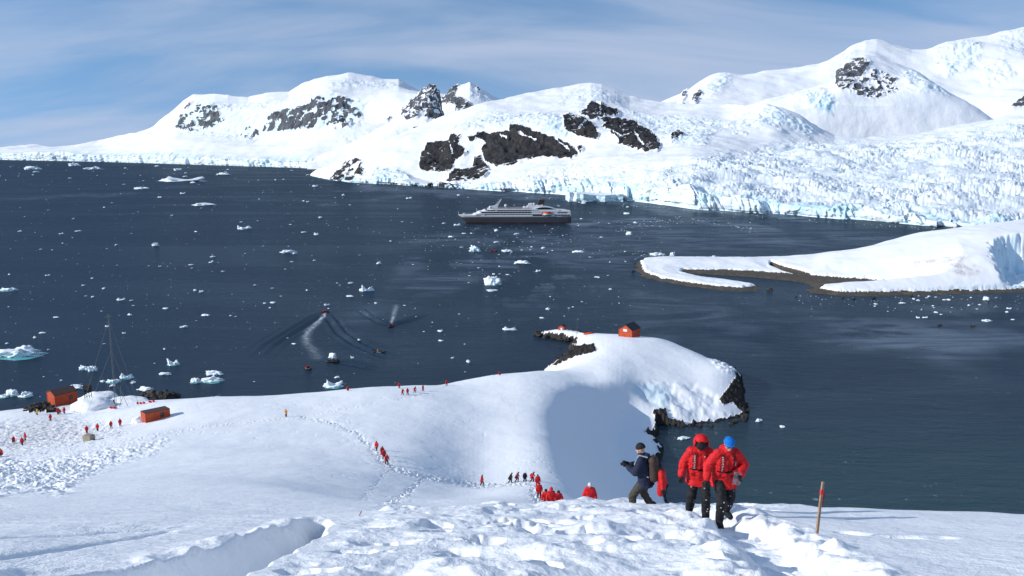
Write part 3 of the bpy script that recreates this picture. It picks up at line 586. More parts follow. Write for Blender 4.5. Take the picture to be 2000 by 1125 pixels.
# lookup: height of the ground under a world point, and the ground point seen at a pixel
def ground_z(x, y):
    a = x / y; i = int(np.clip(np.searchsorted(acol, a) - 1, 0, len(acol) - 2)); j = int(np.clip(np.searchsorted(lnr, math.log(y)) - 1, 0, len(lnr) - 2))
    u = min(max((a - acol[i]) / (acol[i + 1] - acol[i]), 0), 1); v = min(max((math.log(y) - lnr[j]) / (lnr[j + 1] - lnr[j]), 0), 1)
    return float(GZ[j, i] * (1 - u) * (1 - v) + GZ[j, i + 1] * u * (1 - v) + GZ[j + 1, i] * (1 - u) * v + GZ[j + 1, i + 1] * u * v)
def on_ground(px, Y, py=None): # ground point in photo column px at distance Y
    x = (px - 1000) / F * Y * 1.05
    for _ in range(6):
        z = ground_z(x, Y); x = float(a_of(px, (H - z) / Y)) * Y
    return (x, Y, ground_z(x, Y))
def pick(px, py, Ymin=6, Ymax=400):  # first ground point hit by the sight line of a pixel
    t = float(t_of(py)); a = float(a_of(px, t)); Y = Ymin; best = (1e9, 0, 0)
    while Y < Ymax:
        z = ground_z(a * Y, Y); g_ = H - t * Y - z
        if g_ <= 0 and Y > Ymin: return (a * Y, Y, z)
        if z > 0.5 and g_ / Y < best[0]: best = (g_ / Y, Y, z)
        Y *= 1.004
    return (a * best[1], best[1], best[2])

# ------------------------------------------------------------------ right-hand spit and snow dome
sp_snow = [(1250, 512), (1262, 507), (1300, 505), (1400, 506), (1500, 507), (1640, 508), (1700, 500), (2200, 480), (2200, 566), (2000, 566), (1975, 568), (1900, 570), (1800, 572), (1700, 574), (1640, 573), (1600, 567), (1610, 561), (1650, 558), (1740, 558), (1790, 556), (1700, 549), (1600, 542), (1530, 536), (1470, 532), (1420, 530), (1335, 529), (1330, 535), (1370, 545), (1430, 552), (1470, 557), (1478, 561), (1450, 565), (1400, 562), (1340, 554), (1290, 545), (1258, 533)]
sp_land = [(1241, 515), (1255, 506), (1300, 503), (1400, 504), (1500, 505), (1640, 506), (1700, 498), (2200, 476), (2200, 572), (2000, 570), (1900, 573), (1800, 576), (1700, 578), (1640, 578), (1590, 573), (1575, 567), (1590, 562), (1570, 552), (1520, 546), (1450, 540), (1345, 533), (1378, 543), (1445, 553), (1490, 561), (1480, 568), (1440, 569), (1390, 565), (1340, 559), (1290, 550), (1256, 540), (1242, 529)]
su = np.arange(1225, 2350, 1.5); sy = np.linspace(482, 584, 200)
SU, SY = np.meshgrid(su, sy); tt = t_of(SY); QY = H / tt; QX = a_of(SU, tt) * QY
sl = poly_sd(QX, QY, [onwater(*p)[:2] for p in sp_land]); ss = poly_sd(QX, QY, [onwater(*p)[:2] for p in sp_snow])
ss0 = ss.copy(); sl += fbm2(QX / 9, QY / 9, 4, 300) * 2.4; ss += fbm2(QX / 4, QY / 4, 3, 305) * 1.2
ss = np.minimum(ss, (line_d(SU, SY, [(1505, 523), (1530, 531), (1580, 541)])[0] - 2.2) * 0.6)
QZ = np.clip(sl * 0.16, -1.5, 0.9) + sstep(0, 1.5, ss) * 1.1 + sstep(0, 30, ss) * 1.6
# dome rising to the right
domeh = smooth_interp([(20, 0), (100, 0), (148, 0.4), (185, 3.5), (225, 9), (262, 16.5), (300, 23), (340, 27), (420, 33), (600, 40)], QX) 
shape = sstep(0, 60, ss) * sstep(655, 615, QY)
QZ += np.where(ss > 0, domeh * (1 - np.exp(-np.maximum(ss0, 0) / 26)) * 1.04, 0)
# ice bluff facing the cove at the right edge
bl = sstep(1930, 1946, SU) * sstep(520, 555, SY)
foot = poly_sd(QX, QY, [onwater(*p)[:2] for p in ((1935, 545), (1960, 540), (2200, 535), (2200, 600), (1990, 572), (1960, 566))])
fw = sstep(-4, 5, foot + fbm2(QX / 7, QY / 7, 3, 310) * 3)
QZ = QZ * (1 - fw) + fw * np.minimum(QZ, 1.5 + np.abs(fbm2(QX / 5, QY / 5, 3, 312)) * 1.5)
QZ += np.where(ss > 3, fbm2(QX / 20, QY / 20, 3, 315) * 0.5, 0)
nq = normals(QX, QY, QZ); UX, UY = proj(QX, QY, QZ)
rk = np.where(ss > 0.3, -0.5, 1.0)
icq = np.clip(fw * 0.5 + 0.45 * (fbm2(QX / 9, QY / 9, 3, 320) > -.6) * sstep(0.85, 0.6, nq[..., 2]) * sstep(200, 260, QX), 0, 1)
dq = 0.85 * np.maximum(sstep(-3, 6, poly_sd(UX, UY, [(1757, 522), (1790, 508), (1850, 500), (1905, 497), (1880, 510), (1800, 524)])), sstep(-3, 6, poly_sd(UX, UY, [(1845, 515), (1870, 505), (1915, 520), (1915, 538), (1880, 540), (1850, 530)])))
dq = dq * sstep(-0.5, 0.4, fbm2(QX / 6, QY / 6, 3, 330))
M['spit'] = terrain_mat('shingle_and_snow', 5, (0.055, 0.046, 0.036), (0.12, 0.10, 0.075), bumpd=0.5)
grid_obj('ground', QX, QY, QZ, M['spit'], {'rock': rk, 'ice': icq, 'dirt': dq})

# ------------------------------------------------------------------ water
wu = np.concatenate([np.arange(-900, -40, 20.0), np.arange(-40, 2040, 2.0), np.arange(2040, 2900, 20.0)])
wy = np.concatenate([[289.2, 290.5, 293, 297, 302], np.arange(306, 480, 2.5), np.arange(480, 860, 1.25), np.arange(860, 1400, 8.0)])
WU, WY = np.meshgrid(wu, wy); tt = t_of(WY); VY = H / tt; VX = a_of(WU, tt) * VY; VZ = np.zeros(VX.shape)
foam = np.zeros(VX.shape); slick_sheen = np.zeros(VX.shape)
def m_px(Y): return ppm(Y, H / Y)
K_ = F / (VY * (CP + H / VY * SP)) * 0 + 1
def wpl(P): return [onwater(*p)[:2] for p in P]
# foam behind the running boat, and its bow waves
d, s = line_d(VX, VY, wpl([(634, 611), (628, 622), (615, 635), (603, 645), (597, 658), (600, 672), (612, 684), (620, 700)]))
brk = 0.5 + 0.8 * fbm2(VX / 1.6, VY / 2.5, 3, 400)
foam = np.maximum(foam, np.exp(-(d / (0.75 + s * 0.016)) ** 2) * np.interp(s, [0, 30, 70, 130], [1.15, 0.6, 0.22, 0.0]) * np.clip(brk + .35, 0, 1.3))
d, s = line_d(VX, VY, wpl([(764, 631), (768, 620), (771, 608), (774, 596)]))
foam = np.maximum(foam, np.exp(-(d / (0.5 + s * 0.02)) ** 2) * np.interp(s, [0, 30, 70], [0.7, 0.35, 0]) * np.clip(brk + .3, 0, 1.3))
for P in ([(634, 611), (615, 620), (590, 636), (560, 655), (530, 674), (505, 700)], [(636, 611), (650, 625), (668, 650), (700, 672), (740, 690), (790, 705)],
          [(764, 634), (745, 628), (725, 618), (700, 600)], [(764, 634), (790, 628), (815, 620), (840, 612)],
          [(660, 706), (700, 712), (740, 722)]):
    d, s = line_d(VX, VY, wpl(P)); L_ = sum(math.dist(wpl(P)[i], wpl(P)[i + 1]) for i in range(len(P) - 1))
    VZ += np.cos(d * 2 * math.pi / 4.6) * np.exp(-(d / (3.0 + s * 0.05)) ** 2) * 0.75 * np.interp(s, [0, L_ * .1, L_ * .6, L_], [0.2, 1, 0.7, 0])
# slicks and threads of fine brash, drawn out by the current; painted sheen too
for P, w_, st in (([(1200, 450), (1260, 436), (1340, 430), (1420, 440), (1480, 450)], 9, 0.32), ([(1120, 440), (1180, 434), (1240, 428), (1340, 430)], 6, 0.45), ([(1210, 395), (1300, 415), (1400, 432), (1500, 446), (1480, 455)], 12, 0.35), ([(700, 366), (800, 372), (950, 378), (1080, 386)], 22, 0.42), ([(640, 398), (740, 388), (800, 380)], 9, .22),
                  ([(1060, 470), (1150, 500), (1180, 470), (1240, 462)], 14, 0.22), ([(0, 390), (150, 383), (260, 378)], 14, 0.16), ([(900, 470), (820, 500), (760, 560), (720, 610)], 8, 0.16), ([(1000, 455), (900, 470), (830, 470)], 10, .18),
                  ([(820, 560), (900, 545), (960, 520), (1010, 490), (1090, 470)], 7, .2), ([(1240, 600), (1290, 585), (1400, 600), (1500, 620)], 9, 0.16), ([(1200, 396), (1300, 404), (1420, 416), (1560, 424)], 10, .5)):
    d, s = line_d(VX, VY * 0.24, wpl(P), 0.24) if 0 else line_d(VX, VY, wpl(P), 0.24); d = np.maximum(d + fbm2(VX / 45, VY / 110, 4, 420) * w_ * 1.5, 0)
    slick_sheen = np.maximum(slick_sheen, st * np.exp(-(d / w_) ** 2))
broad = sstep(-60, 120, poly_sd(WU, WY, [(1250, 590), (1600, 585), (2100, 590), (2100, 740), (1700, 760), (1450, 680)])) * sstep(-0.3, 0.5, fbm2(VX / 70, VY / 110, 4, 425))  # paler reflection by the spit, painted into the water colour
slick_sheen = np.maximum(slick_sheen, broad * 0.42)
slick_sheen = np.maximum(slick_sheen, 0.30 * sstep(-20, 40, poly_sd(WU, WY, [(1120, 430), (1300, 415), (1900, 455), (1650, 505), (1250, 500), (1180, 540), (1080, 500)])) * (0.5 + 0.5 * sstep(-0.3, 0.5, fbm2(VX / 60, VY / 160, 4, 429))))  # broad paler tone over the upper right bay
slick_sheen = np.maximum(slick_sheen, 0.26 * sstep(-30, 60, poly_sd(WU, WY, [(900, 440), (1300, 440), (1240, 560), (1000, 620), (840, 560)])) * sstep(0.0, 0.5, fbm2(VX / 30, VY / 90, 5, 427, .6)))
rip = sstep(-40, 60, poly_sd(WU, WY, [(1300, 600), (1500, 590), (1600, 640), (1560, 760), (1450, 720), (1340, 660)]))
VZ += rip * 0.12 * np.cos((VX * 0.25 + VY) * 2 * math.pi / 6.5 + 2 * fbm2(VX / 30, VY / 30, 2, 430))
mw, nt, b = new_mat('sea_water'); g = N(nt, 'ShaderNodeNewGeometry'); pos = g.outputs['Position']
fo = attr(nt, 'foam'); sk = attr(nt, 'slick_sheen'); shl = attr(nt, 'shallow')
st1 = N(nt, 'ShaderNodeMapping'); nt.links.new(pos, st1.inputs[0]); st1.inputs['Rotation'].default_value = (0, 0, R(20)); st1.inputs['Scale'].default_value = (0.45, 1.5, 1)
wa = nz(nt, 0.30, 5, 0.6, 0.4, st1.outputs[0]); wb = nz(nt, 0.055, 4, 0.55, 0.5, st1.outputs[0]); wc = nz(nt, 1.3, 3, 0.6, 0, st1.outputs[0])
lg = nz(nt, 0.0045, 5, 0.55, 1.6, st1.outputs[0])
calm = mrange(nt, lg, 0.42, 0.62)
streak = nz(nt, 0.022, 6, 0.6, 2.2, st1.outputs[0])
col = mixcol(nt, mrange(nt, lg, 0.35, 0.7), (0.005, 0.012, 0.022), (0.011, 0.022, 0.034))
col = mixcol(nt, shl, col, (0.012, 0.036, 0.036))
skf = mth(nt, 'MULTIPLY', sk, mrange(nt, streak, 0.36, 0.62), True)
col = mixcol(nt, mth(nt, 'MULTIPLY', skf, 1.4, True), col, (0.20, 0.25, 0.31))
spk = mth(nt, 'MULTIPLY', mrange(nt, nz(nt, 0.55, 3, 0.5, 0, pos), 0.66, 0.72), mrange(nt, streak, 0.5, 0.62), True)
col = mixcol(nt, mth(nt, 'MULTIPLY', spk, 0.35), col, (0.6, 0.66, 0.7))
fof = mth(nt, 'MULTIPLY', fo, mrange(nt, wa, 0.3, 0.6, 0.6, 1.0), True)
col = mixcol(nt, fof, col, (0.72, 0.78, 0.80))
nt.links.new(col, b.inputs['Base Color']); b.inputs['IOR'].default_value = 1.333; b.inputs['Specular IOR Level'].default_value = 0.34
ro = mth(nt, 'ADD', mrange(nt, calm, 0, 1, 0.28, 0.20), mth(nt, 'MULTIPLY', mth(nt, 'ADD', skf, fof), 0.3)); nt.links.new(ro, b.inputs['Roughness'])
hgt = mth(nt, 'ADD', mth(nt, 'ADD', mth(nt, 'MULTIPLY', wa, 0.5), mth(nt, 'MULTIPLY', wb, 1.1)), mth(nt, 'MULTIPLY', wc, 0.10))
hgt = mth(nt, 'MULTIPLY', hgt, mrange(nt, calm, 0, 1, 1.0, 0.6))
nb_ = bump(nt, hgt, 1.3); nt.links.new(nb_, b.inputs['Normal'])
b.inputs['Specular IOR Level'].default_value = 0.0
gl = N(nt, 'ShaderNodeBsdfGlossy'); nt.links.new(ro, gl.inputs['Roughness']); nt.links.new(nb_, gl.inputs['Normal']); gl.inputs[0].default_value = (0.78, 0.90, 1, 1)
fr = N(nt, 'ShaderNodeFresnel'); fr.inputs[0].default_value = 1.333; nt.links.new(nb_, fr.inputs['Normal'])
mx = N(nt, 'ShaderNodeMixShader'); nt.links.new(mrange(nt, fr.outputs[0], 0.02, 0.75, 0.02, 0.135, False), mx.inputs[0]); nt.links.new(b.outputs[0], mx.inputs[1]); nt.links.new(gl.outputs[0], mx.inputs[2])
nt.links.new(mx.outputs[0], nt.nodes['Material Output'].inputs[0])
shallow = sstep(60, 0, -sd0[:1, :1]) if False else sstep(260, 190, VY) * sstep(20, 60, VX)
grid_obj('sea_water', VX, VY, VZ, mw, {'foam': foam, 'slick_sheen': slick_sheen, 'shallow': shallow})

# ================================================================== OBJECTS
def simple(name, col, rough=0.6, metal=0.0, var=0.0, scale=8.0, bumpd=0.0, spec=0.5):
    m, nt, b = new_mat(name); b.inputs['Roughness'].default_value = rough; b.inputs['Metallic'].default_value = metal; b.inputs['Specular IOR Level'].default_value = spec
    tcn = N(nt, 'ShaderNodeTexCoord').outputs['Object']
    if var: nt.links.new(mixcol(nt, mrange(nt, nz(nt, scale, 4, 0.6, 0, tcn), 0.35, 0.65), tuple(c * (1 - var) for c in col), tuple(min(1, c * (1 + var)) for c in col)), b.inputs['Base Color'])
    else: b.inputs['Base Color'].default_value = (*col, 1)
    if bumpd: nt.links.new(bump(nt, nz(nt, scale * 2, 4, 0.6, 0, tcn), bumpd), b.inputs['Normal'])
    return m
M['red_cloth'] = simple('red_shell_fabric', (0.56, 0.010, 0.013), 0.68, var=0.14, scale=9, bumpd=0.02, spec=0.3)
M['dark_red'] = simple('dark_red_fabric', (0.36, 0.01, 0.02), 0.7, var=0.15, bumpd=0.02)
M['black_cloth'] = simple('black_fabric', (0.012, 0.012, 0.014), 0.75, var=0.3, scale=10, bumpd=0.015, spec=0.3)
M['navy_cloth'] = simple('navy_fabric', (0.014, 0.02, 0.045), 0.75, var=0.2, bumpd=0.015, spec=0.3)
M['olive_cloth'] = simple('olive_fabric', (0.062, 0.056, 0.042), 0.8, var=0.2, bumpd=0.02, spec=0.2)
M['brown_cloth'] = simple('brown_fabric', (0.05, 0.028, 0.02), 0.8, var=0.25, bumpd=0.02)
M['blue_wool'] = simple('blue_wool', (0.01, 0.16, 0.55), 0.9, var=0.15, scale=40, bumpd=0.01, spec=0.1)
M['pale_cloth'] = simple('pale_fabric', (0.55, 0.58, 0.62), 0.8)
M['grey_cloth'] = simple('grey_fabric', (0.30, 0.36, 0.42), 0.7)
M['yellow_cloth'] = simple('yellow_fabric', (0.75, 0.5, 0.02), 0.7)
M['orange_cloth'] = simple('orange_fabric', (0.80, 0.28, 0.02), 0.7)
M['skin'] = simple('skin', (0.52, 0.29, 0.21), 0.5, var=0.06)
M['hair'] = simple('dark_hair', (0.02, 0.014, 0.01), 0.6)
M['white_mark'] = simple('white_print', (0.75, 0.75, 0.75), 0.6)
M['glass_black'] = simple('dark_lens', (0.006, 0.006, 0.008), 0.12)
M['wood'] = simple('weathered_wood', (0.33, 0.20, 0.12), 0.75, var=0.25, scale=14, bumpd=0.01)
M['tape'] = simple('red_tape', (0.55, 0.02, 0.03), 0.5)
M['orange_paint'] = simple('orange_painted_boards', (0.44, 0.058, 0.012), 0.7, var=0.22, scale=1.6)
M['roof_black'] = simple('black_roofing', (0.02, 0.022, 0.026), 0.7, var=0.2, scale=2)
M['roof_brown'] = simple('brown_roofing', (0.06, 0.032, 0.026), 0.7, var=0.2, scale=2)
M['white_paint'] = simple('white_paint', (0.66, 0.67, 0.68), 0.4, var=0.03, scale=0.3)
M['window'] = simple('window_glass', (0.02, 0.025, 0.03), 0.15)
M['hull_grey'] = simple('grey_hull_paint', (0.050, 0.052, 0.060), 0.4, var=0.08, scale=0.15)
M['boot_red'] = simple('red_antifouling', (0.045, 0.014, 0.016), 0.5, var=0.15)
M['deck'] = simple('deck_boards', (0.22, 0.17, 0.13), 0.8)
M['funnel'] = simple('brown_funnel_paint', (0.045, 0.028, 0.024), 0.4)
M['orange_boat'] = simple('orange_gelcoat', (0.70, 0.10, 0.02), 0.4)
M['rubber'] = simple('black_rubber', (0.010, 0.010, 0.012), 0.5, var=0.3)
M['steel'] = simple('grey_steel', (0.16, 0.165, 0.17), 0.5, metal=0.4)
M['dark_wood'] = simple('dark_timber', (0.035, 0.03, 0.028), 0.85, var=0.3)
M['concrete'] = simple('beige_concrete', (0.30, 0.26, 0.20), 0.85, var=0.15, scale=3)
M['rock'] = simple('dark_rock', (0.034, 0.030, 0.028), 0.85, var=0.5, scale=1.2, bumpd=0.25)
M['snow_lump'] = simple('snow_cap', SNOW, 0.8, bumpd=0.03, spec=0.1)
def ice_mat():
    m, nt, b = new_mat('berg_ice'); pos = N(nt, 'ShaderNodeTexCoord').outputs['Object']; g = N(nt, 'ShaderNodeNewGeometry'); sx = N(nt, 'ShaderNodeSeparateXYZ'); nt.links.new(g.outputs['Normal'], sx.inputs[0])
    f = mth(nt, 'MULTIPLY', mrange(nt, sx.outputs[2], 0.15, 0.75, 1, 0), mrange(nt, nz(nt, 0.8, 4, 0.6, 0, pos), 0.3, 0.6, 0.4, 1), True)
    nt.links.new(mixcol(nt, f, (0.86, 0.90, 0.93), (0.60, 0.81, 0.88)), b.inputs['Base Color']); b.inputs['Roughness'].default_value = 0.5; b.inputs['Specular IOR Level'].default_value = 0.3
    nt.links.new(bump(nt, nz(nt, 3, 5, 0.65, 0, pos), 0.12), b.inputs['Normal']); return m
M['ice'] = ice_mat()
M['ice_foot'] = simple('turquoise_ice_glow', (0.10, 0.36, 0.38), 0.15, var=0.25, scale=0.8)  # colour imitates submerged ice glowing through the water

# ---- small mesh kit
def mesh_from_bm(bm, name, mat, smooth=False):
    me = bpy.data.meshes.new(name); bm.normal_update(); bm.to_mesh(me); bm.free(); me.materials.append(mat)
    if smooth: me.polygons.foreach_set('use_smooth', np.ones(len(me.polygons), bool))
    return me
def link(name, me, parent=None, loc=None, rot=None):
    o = bpy.data.objects.new(name, me); C.objects.link(o)
    if parent is not None: o.parent = parent
    if loc is not None: o.location = loc
    if rot is not None: o.rotation_euler = rot
    return o
def thing(name, label, cat, loc=(0, 0, 0), rz=0.0, group=None, scale=None):
    o = bpy.data.objects.new(name, None); C.objects.link(o); o.location = loc; o.rotation_euler = (0, 0, rz); o.empty_display_size = 0.3
    if scale: o.scale = (scale,) * 3
    return tag(o, label, cat, group)
def box(bm, x0, x1, y0, y1, z0, z1, bev=0.0):
    r = bmesh.ops.create_cube(bm, size=1, matrix=Matrix.Translation(((x0 + x1) / 2, (y0 + y1) / 2, (z0 + z1) / 2)) @ Matrix.Diagonal((x1 - x0, y1 - y0, z1 - z0, 1)))
    if bev: bmesh.ops.bevel(bm, geom=list({e for v in r['verts'] for e in v.link_edges}), offset=bev, segments=2, affect='EDGES', profile=0.5)
    return r
def tube(bm, p0, p1, r0, r1=None, seg=10, caps=True):
    p0, p1 = Vector(p0), Vector(p1); d = p1 - p0; L = d.length
    mt = Matrix.Translation((p0 + p1) / 2) @ d.to_track_quat('Z', 'Y').to_matrix().to_4x4()
    return bmesh.ops.create_cone(bm, cap_ends=caps, segments=seg, radius1=r0, radius2=r0 if r1 is None else r1, depth=L, matrix=mt)
def ball(bm, p, r, sc=(1, 1, 1), sub=2, rot=None):
    mt = Matrix.Translation(p) @ (rot.to_4x4() if rot is not None else Matrix.Identity(4)) @ Matrix.Diagonal((*sc, 1))
    return bmesh.ops.create_icosphere(bm, subdivisions=sub, radius=r, matrix=mt)
def cap(bm, p0, r0, p1, r1, sub=2):
    ball(bm, p0, r0, sub=sub); ball(bm, p1, r1, sub=sub)
    if (Vector(p1) - Vector(p0)).length > 1e-4: tube(bm, p0, p1, r0 * 0.995, r1 * 0.995, 16)
def prism(bm, poly, axis, a, b):           # extrude a polygon; axis 'y': polygon in (x,z); axis 'z': polygon in (x,y)
    mk = (lambda p, h: (p[0], h, p[1])) if axis == 'y' else (lambda p, h: (p[0], p[1], h))
    v0 = [bm.verts.new(mk(p, a)) for p in poly]; v1 = [bm.verts.new(mk(p, b)) for p in poly]; n = len(poly)
    bm.faces.new(v0[::-1]); bm.faces.new(v1)
    for i in range(n): bm.faces.new((v0[i], v0[(i + 1) % n], v1[(i + 1) % n], v1[i]))
    bmesh.ops.recalc_face_normals(bm, faces=bm.faces[:])
def remesh(bm, name, mat, voxel, smooth=4, fac=0.5):     # fuse overlapping tapered limbs into ONE continuous skin
    me = bpy.data.meshes.new('tmp'); bm.to_mesh(me); bm.free(); o = bpy.data.objects.new('tmp', me); C.objects.link(o)
    m = o.modifiers.new('r', 'REMESH'); m.mode = 'VOXEL'; m.voxel_size = voxel
    if smooth: q = o.modifiers.new('s', 'SMOOTH'); q.factor = fac; q.iterations = smooth
    dg = bpy.context.evaluated_depsgraph_get(); out_ = bpy.data.meshes.new_from_object(o.evaluated_get(dg)); out_.name = name
    bpy.data.objects.remove(o); bpy.data.meshes.remove(me)
    out_.materials.clear(); out_.materials.append(mat); out_.polygons.foreach_set('use_smooth', np.ones(len(out_.polygons), bool)); return out_
from mathutils.bvhtree import BVHTree
def V(*a): return Vector(a)

# ---- people: joints, then one skin and clothes grown over it
def make_pose(lean=0.1, stride=0.25, knee=0.1, drop=0.02, head=0.3, armL=None, armR=None, turn=0.0, splay=0.02, flip=1):
    J = {}; hz_ = 0.93 - drop; J['hip'] = V(0, 0.02, hz_)
    sp = V(0, -math.sin(lean), math.cos(lean)); J['chest'] = J['hip'] + sp * 0.36; J['neck'] = J['hip'] + sp * 0.57
    hd = lean * 0.8 + head * 0.55; J['head'] = J['neck'] + V(0, -math.sin(hd), math.cos(hd)) * 0.17; J['face'] = head; J['turn'] = turn
    for s, k in ((-1, 'L'), (1, 'R')):
        f = -stride * 0.5 * s * flip; J['hip' + k] = J['hip'] + V(s * 0.095, 0, -0.02); J['ank' + k] = V(s * (0.11 + splay), f, 0.09)
        mid = (J['hip' + k] + J['ank' + k]) / 2; bendy = math.sqrt(max(0.0, 0.43 ** 2 - ((J['hip' + k] - J['ank' + k]).length / 2) ** 2))
        J['kne' + k] = mid + V(s * 0.01, -bendy, 0); J['toe' + k] = J['ank' + k] + V(s * 0.03, -0.17, -0.05)
        J['sh' + k] = J['neck'] + V(s * 0.175, 0.01, -0.06)
        arm = armL if k == 'L' else armR
        if arm is None: arm = (V(s * 0.29, -0.02, 1.12 - drop), V(s * 0.30, -0.14, 0.88 - drop))
        J['elb' + k], J['wri' + k] = J['sh' + k] * 0 + arm[0], arm[1]
    return J
def rotz(v, c, a):
    d = v - c; return c + V(d.x * math.cos(a) - d.y * math.sin(a), d.x * math.sin(a) + d.y * math.cos(a), d.z)
def hand(bm, w, d, side, r=0.0, curl=0.9):
    d = d.normalized(); ax = V(0, -1, 0).cross(d); ax = ax.normalized() if ax.length > 0.05 else V(1, 0, 0)
    nrm = d.cross(ax).normalized()
    if nrm.y > 0: nrm = -nrm
    kn = w + d * 0.085
    for q in (-0.024, 0, 0.024): cap(bm, w + d * 0.01 + ax * q * 0.6, 0.022 + r, kn + ax * q * 1.1, 0.018 + r, 1)
    for i, (q, L) in enumerate(((-0.033, 0.066), (-0.011, 0.078), (0.011, 0.074), (0.033, 0.058))):
        a = kn + ax * q; b = a + (d * math.cos(curl * .5) + nrm * math.sin(curl * .5)) * L * 0.55; c = b + (d * math.cos(curl * 1.4) + nrm * math.sin(curl * 1.4)) * L * 0.5
        cap(bm, a, 0.0095 + r * .6, b, 0.0085 + r * .6, 1); cap(bm, b, 0.0085 + r * .6, c, 0.0075 + r * .6, 1)
    t0 = w + d * 0.03 - ax * 0.028 * side; t1 = t0 - ax * 0.03 * side + d * 0.03 + nrm * 0.015; t2 = t1 + d * 0.028 + nrm * 0.012
    cap(bm, t0, 0.013 + r * .6, t1, 0.011 + r * .6, 1); cap(bm, t1, 0.011 + r * .6, t2, 0.009 + r * .6, 1)
def head_prims(bm, J, fine):
    h = J['head']; a = J['face']; tn = J['turn']; Rm = Matrix.Rotation(tn, 3, 'Z') @ Matrix.Rotation(a, 3, 'X')
    L = lambda x, y, z: h + Rm @ V(x, y, z)
    ball(bm, h + Rm @ V(0, 0.008, 0.025), 0.1, (0.80, 0.98, 0.98), 3, Rm); ball(bm, L(0, -0.022, -0.045), 0.075, (0.80, 0.95, 0.9), 3, Rm)
    if fine:
        ball(bm, L(0, -0.078, -0.085), 0.028, (1.1, .8, .8), 2)                         # chin
        cap(bm, L(0, -0.092, 0.012), 0.009, L(0, -0.116, -0.028), 0.0125, 1)               # nose
        ball(bm, L(-0.011, -0.103, -0.032), 0.009, sub=1); ball(bm, L(0.011, -0.103, -0.032), 0.009, sub=1)
        for s in (-1, 1):
            ball(bm, L(s * 0.083, 0.01, -0.01), 0.028, (0.35, 0.75, 1.1), 2, Rm)        # ear
            ball(bm, L(s * 0.032, -0.084, 0.022), 0.017, (1.3, .6, .5), 1, Rm)           # brow
            ball(bm, L(s * 0.045, -0.06, -0.03), 0.026, sub=1)                             # cheek
        cap(bm, L(-0.018, -0.093, -0.060), 0.0075, L(0.018, -0.093, -0.060), 0.0075, 1)    # lips
    cap(bm, J['neck'] + V(0, 0.01, -0.02), 0.062, L(0, 0.02, -0.06), 0.056, 2)
    return L, Rm
def skin_bm(J, fine):
    bm = bmesh.new(); head_prims(bm, J, fine)
    for s in (-1, 1):
        cap(bm, J['hip'] + V(s * 0.06, 0, 0), 0.115, J['chest'] + V(s * 0.06, 0, 0), 0.115); cap(bm, J['chest'] + V(s * .06, 0, 0), 0.115, J['neck'] + V(s * 0.05, 0.02, -0.10), 0.09)
        k = 'L' if s < 0 else 'R'
        cap(bm, J['neck'] + V(0, 0.01, -0.07), 0.07, J['sh' + k], 0.058); cap(bm, J['sh' + k], 0.055, J['elb' + k], 0.042); cap(bm, J['elb' + k], 0.042, J['wri' + k], 0.028)
        hd_ = (J['wri' + k] - J['elb' + k]); 
        if fine: hand(bm, J['wri' + k], hd_, s)
        else: cap(bm, J['wri' + k], 0.03, J['wri' + k] + hd_.normalized() * 0.12, 0.03, 1)
        cap(bm, J['hip' + k], 0.095, J['kne' + k], 0.062); cap(bm, J['kne' + k], 0.060, J['ank' + k], 0.042); cap(bm, J['ank' + k], 0.042, J['toe' + k], 0.035)
    return bm
def jacket_bm(J, f=0.035, hem=0.17, cuff=0.9, hood_down=True):
    bm = bmesh.new(); sp = (J['neck'] - J['hip']).normalized(); low = J['hip'] - sp * hem
    cap(bm, low + V(-0.085, -0.03, -0.02), 0.142 + f, low + V(0.085, -0.03, -0.02), 0.142 + f); cap(bm, low + V(-0.085, 0.04, -0.02), 0.135 + f, low + V(0.085, 0.04, -0.02), 0.135 + f); cap(bm, low + V(0, 0, -0.02), 0.12 + f, J['chest'], 0.12 + f)
    for s in (-1, 1):
        k = 'L' if s < 0 else 'R'
        cap(bm, low + V(s * 0.085, 0, 0), 0.115 + f, J['hip'] + V(s * 0.08, 0, 0.1), 0.112 + f); cap(bm, J['hip'] + V(s * 0.08, 0, 0.1), 0.110 + f, J['chest'] + V(s * 0.085, 0, 0), 0.118 + f)
        cap(bm, J['chest'] + V(s * 0.085, 0, 0), 0.118 + f, J['neck'] + V(s * 0.075, 0.02, -0.11), 0.085 + f)
        cap(bm, J['neck'] + V(0, 0.01, -0.06), 0.065 + f, J['sh' + k], 0.05 + f)
        e = J['elb' + k]; w = e.lerp(J['wri' + k], cuff)
        cap(bm, J['sh' + k], 0.055 + f, e, 0.050 + f * .9); cap(bm, e, 0.050 + f * .9, w, 0.038 + f * .8)
    cap(bm, J['neck'] + V(0, 0.01, -0.05), 0.085 + f * .4, J['neck'] + V(0, -0.01, 0.025), 0.075 + f * .3)
    if hood_down: ball(bm, J['neck'] + V(0, 0.13, 0.0), 0.10, (1.2, 0.7, 0.8))
    return bm
def trouser_bm(J, f=0.022):
    bm = bmesh.new(); cap(bm, J['hip'] + V(-0.06, 0, 0.02), 0.12, J['hip'] + V(0.06, 0, 0.02), 0.12)
    for k in 'LR':
        cap(bm, J['hip' + k], 0.105 + f * .5, J['kne' + k], 0.070 + f); cap(bm, J['kne' + k], 0.070 + f, J['ank' + k] + V(0, 0, 0.02), 0.056 + f)
    return bm
def boot_bm(J, k):
    bm = bmesh.new(); a = J['ank' + k]; t = J['toe' + k]; cap(bm, a + V(0, 0, 0.12), 0.078, a, 0.074); cap(bm, a + V(0, 0.03, -0.02), 0.068, t + V(0, -0.02, 0.01), 0.058); return bm
